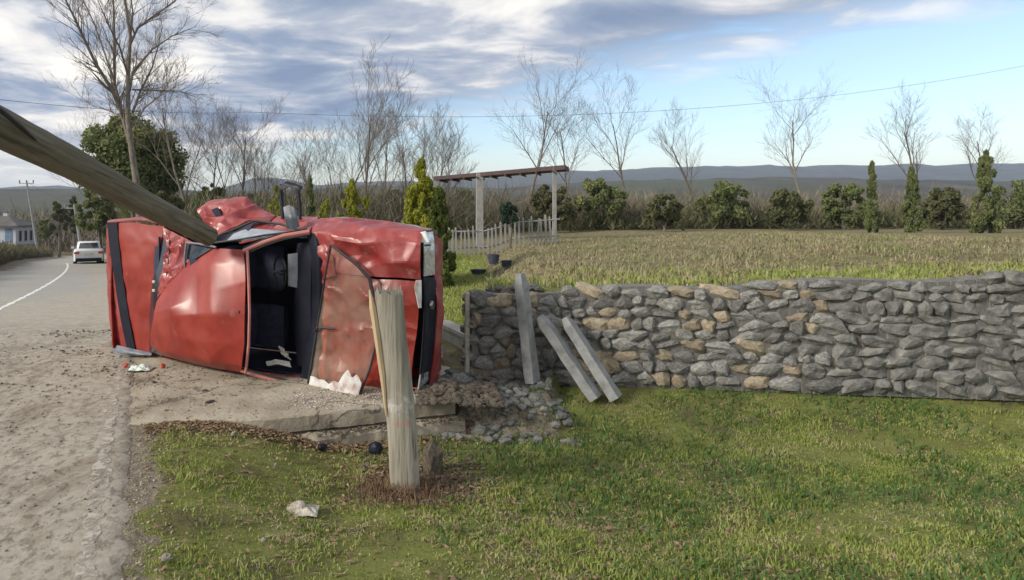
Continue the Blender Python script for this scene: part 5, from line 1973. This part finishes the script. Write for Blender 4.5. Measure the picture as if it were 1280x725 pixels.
brush('hedge', [(float(E(np.array(y))) - 7.1, y, 1.15) for y in (14, 20, 26, 32, 38, 45, 55, 70)], 1.5, .55, 60000, TWIGB, 'brown leafless hedge along the left side of the road', .03, seed=2)
brush('hedge_leaves', [(float(E(np.array(y))) - 7.6, y, 1.25) for y in (16, 24, 32, 40, 50, 66)], 1.5, .9, 14000, BRUSH, 'olive bramble leaves in the roadside hedge', .09, seed=8)
brush('thicket', pth([(150, 32, 3.6), (210, 30, 3.4), (270, 34, 3.2), (330, 40, 3.0), (400, 36, 3.2), (470, 36, 3.8), (560, 40, 3.4), (650, 46, 3.4)]), 3, 2.4, 46000, TWIGB,
      'tangled brown winter thicket behind the wrecked car', .035, seed=3)
brush('thicket_leaves', pth([(140, 34, 2.6), (230, 32, 3.0), (300, 38, 2.8), (400, 38, 3.0), (480, 38, 3.2), (560, 42, 2.8)]), 3, 2.2, 22000, BRUSH, 'olive evergreen leaves in the far thicket', .10, seed=4)
brush('yard_hedge', pth([(660, 40, 2.8), (760, 38, 2.6), (860, 42, 3.0), (980, 40, 2.4), (1100, 44, 3.0), (1230, 40, 2.6), (1400, 42, 3)]), 3, 1.2, 42000, TWIGB, 'brown leafless hedge closing the right yard', .025, seed=15)
brush('yard_hedge_leaves', pth([(650, 39, 2.4), (760, 37, 1.4), (900, 40, 2.4), (1050, 39, 1.2), (1250, 40, 2.4), (1400, 42, 2)]), 3, 1.4, 7000, BRUSH, 'olive evergreen leaves in the hedge of the right yard', .11, seed=16)
brush('far_woods', pth([(-60, 110, 8), (60, 110, 8), (160, 100, 8), (260, 95, 6.5), (360, 100, 6), (460, 100, 6.5), (560, 95, 6.4), (700, 100, 7), (900, 110, 9), (1100, 100, 7.5), (1500, 110, 9)]), 6, 4, 120000, TWIGB,
      'belt of bare woodland across the valley', .12, seed=5)
brush('roadside_scrub', pth([(140, 50, 5), (160, 46, 5.6), (180, 40, 5.4), (220, 36, 4.6)]), 3, .9, 40000, TWIGB, 'brown scrub right of the bend in the road', .035, seed=6)

brush('evergreen_undergrowth', pth([(128, 50, 5.5), (150, 42, 5.2), (180, 38, 4.6), (215, 34, 3.6), (250, 34, 3.0)]), 3, .9, 26000, EVERG, 'olive green undergrowth below the round evergreen tree', .13, seed=9)

# ------------------------------------------------------------------ white car on the road
def white_car():
    Y_ = 42.0
    x0 = (111 - HX) / F * Y_
    z0 = float(zroad(np.array(Y_))) + .02
    yaw = math.atan2(.388 + .005 * (Y_ - 11.5), 1) * .9
    root = thing('white_car', (x0, Y_, z0), 'white saloon car driving away down the road', 'car')
    rot = Matrix.Rotation(yaw, 3, 'Z')

    def T(p):
        return rot @ Vector(p) + Vector((x0, Y_, z0))

    # stations along the length (rear at y=-2.2): y, half width, bottom z, belt z
    st = [(-2.2, .80, .32, .92), (-2.12, .87, .24, 1.02), (-1.6, .90, .2, 1.05), (-.5, .90, .2, .98), (.8, .90, .2, .95), (1.5, .88, .2, .84), (2.1, .82, .22, .70), (2.25, .7, .3, .6)]
    vs, fs = [], []
    pr = [(-1, 0), (-1.0, .35), (-1.0, .7), (-.96, .93), (-.85, 1), (.85, 1), (.96, .93), (1.0, .7), (1.0, .35), (1, 0)]
    for (y, hw, zb, zt) in st:
        for (a_, c_) in pr:
            vs.append(T((a_ * hw, y, zb + (zt - zb) * c_)))
    m_ = len(pr)
    for i in range(len(st) - 1):
        for j in range(m_):
            j2 = (j + 1) % m_
            fs.append((i * m_ + j, i * m_ + j2, (i + 1) * m_ + j2, (i + 1) * m_ + j))
    fs.append(tuple(range(m_))); fs.append(tuple((len(st) - 1) * m_ + j for j in range(m_ - 1, -1, -1)))
    MB().add(vs, fs).build('body', WHITEP, root)
    roofm = MB()
    rs_ = [(-1.45, .62, 1.00, 1.06), (-.95, .60, 1.3, 1.38), (-.2, .60, 1.38, 1.46), (.4, .60, 1.32, 1.42), (1.15, .62, .92, .99)]
    vs, fs = [], []
    for (y, hw, za, zb) in rs_:
        vs += [T((-hw - .1, y, za - .02)), T((-hw, y, zb)), T((hw, y, zb)), T((hw + .1, y, za - .02))]
    for i in range(len(rs_) - 1):
        for j in range(4):
            j2 = (j + 1) % 4
            fs.append((i * 4 + j, i * 4 + j2, (i + 1) * 4 + j2, (i + 1) * 4 + j))
    fs += [(3, 2, 1, 0), tuple(16 + j for j in range(4))]
    roofm.add(vs, fs)
    # cabin sides down to the belt
    roofm.build('roof', WHITEP, root)
    for sx_ in (-1, 1):
        vs = [T((sx_ * .86, -1.5, .98)), T((sx_ * .72, -.9, 1.33)), T((sx_ * .71, .4, 1.36)), T((sx_ * .84, 1.1, .95)),
              T((sx_ * .80, -1.5, .98)), T((sx_ * .66, -.9, 1.33)), T((sx_ * .65, .4, 1.36)), T((sx_ * .78, 1.1, .95))]
        MB().add(vs, [(0, 1, 2, 3), (7, 6, 5, 4), (0, 4, 5, 1), (1, 5, 6, 2), (2, 6, 7, 3), (3, 7, 4, 0)]).build('side_window', DKGLASS, root)
    vs = [T((-.60, -1.62, 1.04)), T((.60, -1.62, 1.04)), T((.52, -1.0, 1.375)), T((-.52, -1.0, 1.375)), T((-.60, -1.52, 1.0)), T((.60, -1.52, 1.0)), T((.52, -.9, 1.34)), T((-.52, -.9, 1.34))]
    MB().add(vs, [(0, 1, 2, 3), (7, 6, 5, 4), (0, 4, 5, 1), (1, 5, 6, 2), (2, 6, 7, 3), (3, 7, 4, 0)]).build('rear_window', DKGLASS, root)
    mb = MB(); mb.box(T((0, -2.2, .34)), (1.5, .12, .22), rot)
    mb.build('rear_bumper', BLACKP, root)
    mb = MB(); mb.box(T((0, -2.225, .72)), (.52, .03, .12), rot)
    mb.build('licence_plate', PLASTER, root)
    for sx_ in (-1, 1):
        mb = MB()
        mb.box(T((sx_ * .70, -2.17, .80)), (.30, .12, .14), rot)
        mb.build('tail_light', REDL, root)
        for y_ in (-1.4, 1.35):
            m2 = MB()
            m2.tube([T((sx_ * .68, y_, .31)), T((sx_ * .90, y_, .31))], .31, 18)
            wh = m2.build('wheel', RUBBER, root)
            m2 = MB()
            m2.tube([T((sx_ * .90, y_, .31)), T((sx_ * .915, y_, .31))], .18, 12)
            m2.build('rim', STEEL, wh)
    for sx_ in (-1, 1):
        mb = MB()
        mb.box(T((sx_ * .98, .75, 1.0)), (.18, .1, .13), rot)
        mb.build('door_mirror', WHITEP, root)


white_car()

# ------------------------------------------------------------------ far poles and wires
def far_pole(px_, Yd, top, bot_px, kind, label):
    a_ = from_px(bot_px[0], bot_px[1], Yd)
    b_ = from_px(px_, top, Yd)
    a_.z = min(a_.z, gz(a_.x, a_.y))
    root = thing('power_pole', a_, label, 'power pole', 'power poles along the road')
    mb = MB()
    mb.tube([a_, b_], [.17, .11], 8)
    mb.build('shaft', GREYC, root)
    mb = MB()
    mb.tube([b_ + Vector((-.95, 0, -.35)), b_ + Vector((.95, 0, -.35))], .06, 6)
    mb.build('crossarm', STEEL, root)
    for k in (-.9, 0, .9):
        mb = MB()
        mb.tube([b_ + Vector((k, 0, -.35)), b_ + Vector((k, 0, -.05)), b_ + Vector((k, 0, .12))], [.05, .10, .05], 8)
        mb.build('insulator', GREYTRIM, root)
    return b_


t1 = far_pole(33, 82, 226, (48, 308), 0, 'far power pole with three insulators behind the blue house')
t2 = far_pole(93, 62, 256, (103, 308), 1, 'leaning grey power pole above the white car')
t3 = far_pole(-150, 24, 60, (-150, 320), 1, 'near power pole on the left side of the road')
t4 = far_pole(1400, 60, 95, (1400, 300), 1, 'power pole beyond the right yard')


def wire(a_, b_, sag, r, label, group='overhead wires'):
    pts = []
    for i in range(25):
        f_ = i / 24
        p = a_.lerp(b_, f_)
        p.z -= sag * 4 * f_ * (1 - f_)
        pts.append(p)
    mb = MB()
    mb.tube(pts, r, 4, False)
    o = mb.build('overhead_wire', CABLE, None)
    tag(o, label, 'wire', group)


wire(from_px(-60, 118, 30), from_px(310, 140, 60), .4, .012, 'overhead wire crossing the sky left of the tall bare tree')
wire(from_px(310, 140, 45), t4 + Vector((0, 0, 3)), 2.6, .012, 'overhead wire rising across the sky to the right')
wire(t1, t2, .3, .02, 'wire between the two far power poles')

# ------------------------------------------------------------------ houses
def house(name, c0, size, yaw, wall_m, label, low_m=None, eave=.5, rise=1.4, wins=(), door=None, balcony=False):
    x0, y0, z0 = c0
    W_, D_, H_ = size
    root = thing(name, (x0, y0, z0), label, 'house')
    rot = Matrix.Rotation(yaw, 3, 'Z')
    o0 = Vector(c0)

    def T(p):
        return rot @ Vector(p) + o0

    mb = MB()
    mb.box(T((0, 0, H_ * .25 - .3)), (W_, D_, H_ * .5 + .6), rot)
    mb.build('lower_wall', low_m or wall_m, root, False)
    mb = MB()
    mb.box(T((0, 0, H_ * .75 + .005)), (W_ + .02, D_ + .02, H_ * .5 - .01), rot)
    mb.build('wall', wall_m, root, False)
    mb = MB()
    a_, b_ = W_ / 2 + eave, D_ / 2 + eave
    vs = [T((-a_, -b_, H_)), T((a_, -b_, H_)), T((a_, b_, H_)), T((-a_, b_, H_)), T((-a_ + b_, 0, H_ + rise)), T((a_ - b_, 0, H_ + rise)),
          T((-a_, -b_, H_ - .12)), T((a_, -b_, H_ - .12)), T((a_, b_, H_ - .12)), T((-a_, b_, H_ - .12))]
    mb.add(vs, [(0, 1, 5, 4), (1, 2, 5), (2, 3, 4, 5), (3, 0, 4), (6, 9, 8, 7), (0, 6, 7, 1), (1, 7, 8, 2), (2, 8, 9, 3), (3, 9, 6, 0)])
    rf = mb.build('roof', surf('dark_slate_roof', [(0.07, 0.065, 0.06), (0.13, 0.12, 0.11)], 1.0, 7, 0.9), root, False)
    mb = MB()
    mb.box(T((W_ * .15, .2, H_ + rise * .9)), (.6, .5, 1.0), rot)
    mb.build('chimney', wall_m, rf, False)
    for (fx, fz, ww, hh_, side) in wins:
        if side == 'f':
            cpos, sz = (fx, -D_ / 2 - .03, fz), (ww, .08, hh_)
            pos2, sz2 = (fx, -D_ / 2 - .06, fz), (ww - .16, .05, hh_ - .16)
        else:
            cpos, sz = (W_ / 2 + .03, fx, fz), (.08, ww, hh_)
            pos2, sz2 = (W_ / 2 + .06, fx, fz), (.05, ww - .16, hh_ - .16)
        mb = MB(); mb.box(T(cpos), sz, rot)
        wi = mb.build('window', WHITEM, root, False)
        mb = MB(); mb.box(T(pos2), sz2, rot)
        mb.build('pane', DKGLASS, wi, False)
    if door:
        mb = MB(); mb.box(T((door, -D_ / 2 - .05, 1.05)), (1.0, .1, 2.1), rot)
        mb.build('door', RUST, root, False)
    return root, T


hroot, HT = house('far_house', (-54.5, 87.3, -5.4), (8.0, 4.6, 5.35), 0.0, surf('blue_grey_plaster', [(0.36, 0.41, 0.46), (0.46, 0.50, 0.54)], 1, 5, 0.9), 'white and blue two storey house with red ground floor at the left edge', REDW, .6, 1.3,
                  [(0.6, 4.1, 1.1, 1.2, 'f'), (-2.2, 4.1, 1.1, 1.2, 'f'), (-1.3, 3.9, .7, 1.5, 's'), (0.0, 3.9, .7, 1.5, 's'), (1.3, 3.9, .7, 1.5, 's')])
mb = MB()
mb.box(HT((4.03, 0, 1.5)), (.06, 4.5, 2.2))
mb.build('blue_cladding', BLUEW, hroot, False)
mb = MB()
mb.box(HT((3.05, -2.34, 4.0)), (.95, .06, 1.9))
mb.build('blue_shutter', BLUEW, hroot, False)

# canopy: rust red beam on white columns
cz = lambda px_, py_, Y_: from_px(px_, py_, Y_)
ca, cb_ = from_px(541, 225, 27), from_px(700, 212, 22)
can = thing('canopy', (4.2, 25, .6), 'dark reddish flat canopy on white columns beyond the picket fence', 'canopy')
mb = MB()
dv = (cb_ - ca)
back = Vector((.5, 1.2, 0))
for (pa, pb) in ((ca, cb_),):
    e = dv.normalized() * .2
    vs = [pa, pb + e, pb + e + back, pa + back]
    vs = [Vector(v) for v in vs] + [Vector(v) + Vector((0, 0, .15)) for v in vs]
    mb.add(vs, [(0, 3, 2, 1), (4, 5, 6, 7), (0, 1, 5, 4), (1, 2, 6, 5), (2, 3, 7, 6), (3, 0, 4, 7)])
mb.build('roof_edge', RUST, can, False)
for k, f_ in enumerate((.42, .02, .97)):
    for bk in (0,):
        p = ca.lerp(cb_, f_) + back * bk * .9
        mb = MB()
        mb.box((p.x, p.y + .12, (p.z + .3) / 2 + .15), (.26 if k == 0 else .12, .26 if k == 0 else .12, p.z - .3))
        mb.build('column', WHITEM, can, False)

for k in range(9):
    p = ca.lerp(cb_, (k + .5) / 9)
    mb = MB()
    mb.tube([p + Vector((-.02, -.25, -.05)), p + back * 1.02 + Vector((0, 0, -.05))], .045, 4)
    mb.build('rafter', RUST, can, False)

# white picket fence
fa, fb = from_px(548, 310, 21.5), from_px(700, 306, 21.5)
fen = thing('picket_fence', (fa.x, 21.5, .5), 'pale wooden picket fence between the thujas and the canopy', 'fence')
L = fb.x - fa.x
pm = MB(); pm.box((0, 0, .5), (.06, .03, 1.0))
pm.add([(-.03, -.015, 1.0), (.03, -.015, 1.0), (.03, .015, 1.0), (-.03, .015, 1.0), (0, 0, 1.05)], [(0, 1, 4), (1, 2, 4), (2, 3, 4), (3, 0, 4)])
p0 = pm.build('picket', WHITEM, None, False)
p0.parent = fen
nP = int(L / .155)
for k in range(nP):
    o = p0 if k == 0 else p0.copy()
    if k: sc.collection.objects.link(o)
    x = fa.x + k * .155
    o.location = (x - fen.location.x, random.uniform(-.01, .01), gz(x, 21.5) - .02 - fen.location.z)
    o.rotation_euler = (random.uniform(-.05, .05), random.uniform(-.06, .06), 0)
    o.scale = (random.uniform(.8, 1.15), 1, random.uniform(.88, 1.05))
    o.parent = fen
for dz_ in (.3, .85):
    mb = MB()
    mb.tube([(fa.x + i * L / 8, 21.53, gz(fa.x + i * L / 8, 21.5) + dz_) for i in range(9)], .03, 4)
    mb.build('rail', WHITEM, fen, False)

# planters
for k, (px_, py_, Y_, w_, h_, lb) in enumerate([(617, 313, 17.5, .34, .28, 'dark planter tub nearest the canopy column'), (598, 322, 16, .42, .12, 'long low dark trough in the dead grass'),
                                                (633, 325, 15.5, .28, .16, 'small dark pot right of the trough'), (632, 352, 10.5, .12, .22, 'dark bucket above the stone wall')]):
    p = from_px(px_, py_, Y_)
    z = gz(p.x, Y_)
    mb = MB()
    vs, fs = [], []
    for (zz, r_) in ((0, .38), (h_, .5), (h_, .44), (h_ * .3, .36)):
        for j in range(12):
            a_ = j * math.pi / 6
            vs.append((p.x + math.cos(a_) * r_ * w_, Y_ + math.sin(a_) * r_ * w_ * .7, z + zz + .04))
    for i in range(3):
        for j in range(12):
            fs.append((i * 12 + j, i * 12 + (j + 1) % 12, (i + 1) * 12 + (j + 1) % 12, (i + 1) * 12 + j))
    fs += [tuple(range(11, -1, -1)), tuple(36 + j for j in range(12))]
    mb.add(vs, fs)
    o = mb.build('planter', PLANT, None, True, (p.x, Y_, z))
    tag(o, lb, 'planter', 'dark pots in the raised yard')

# ------------------------------------------------------------------ haze
mb = MB()
mb.box((0, 2000, 61), (9000, 5000, 139))
hz = mb.build('haze', surf('haze_air', [(1, 1, 1), (1, 1, 1)]), None, False)
m = bpy.data.materials.new('air')
m.use_nodes = True
t = m.node_tree
t.nodes.clear()
pv = t.nodes.new('ShaderNodeVolumePrincipled')
pv.inputs['Density'].default_value = 0.00024
pv.inputs['Color'].default_value = (0.60, 0.74, 1.0, 1)
ou = t.nodes.new('ShaderNodeOutputMaterial')
t.links.new(pv.outputs[0], ou.inputs['Volume'])
hz.data.materials.clear()
hz.data.materials.append(m)
tag(hz, None, None, None, 'stuff')
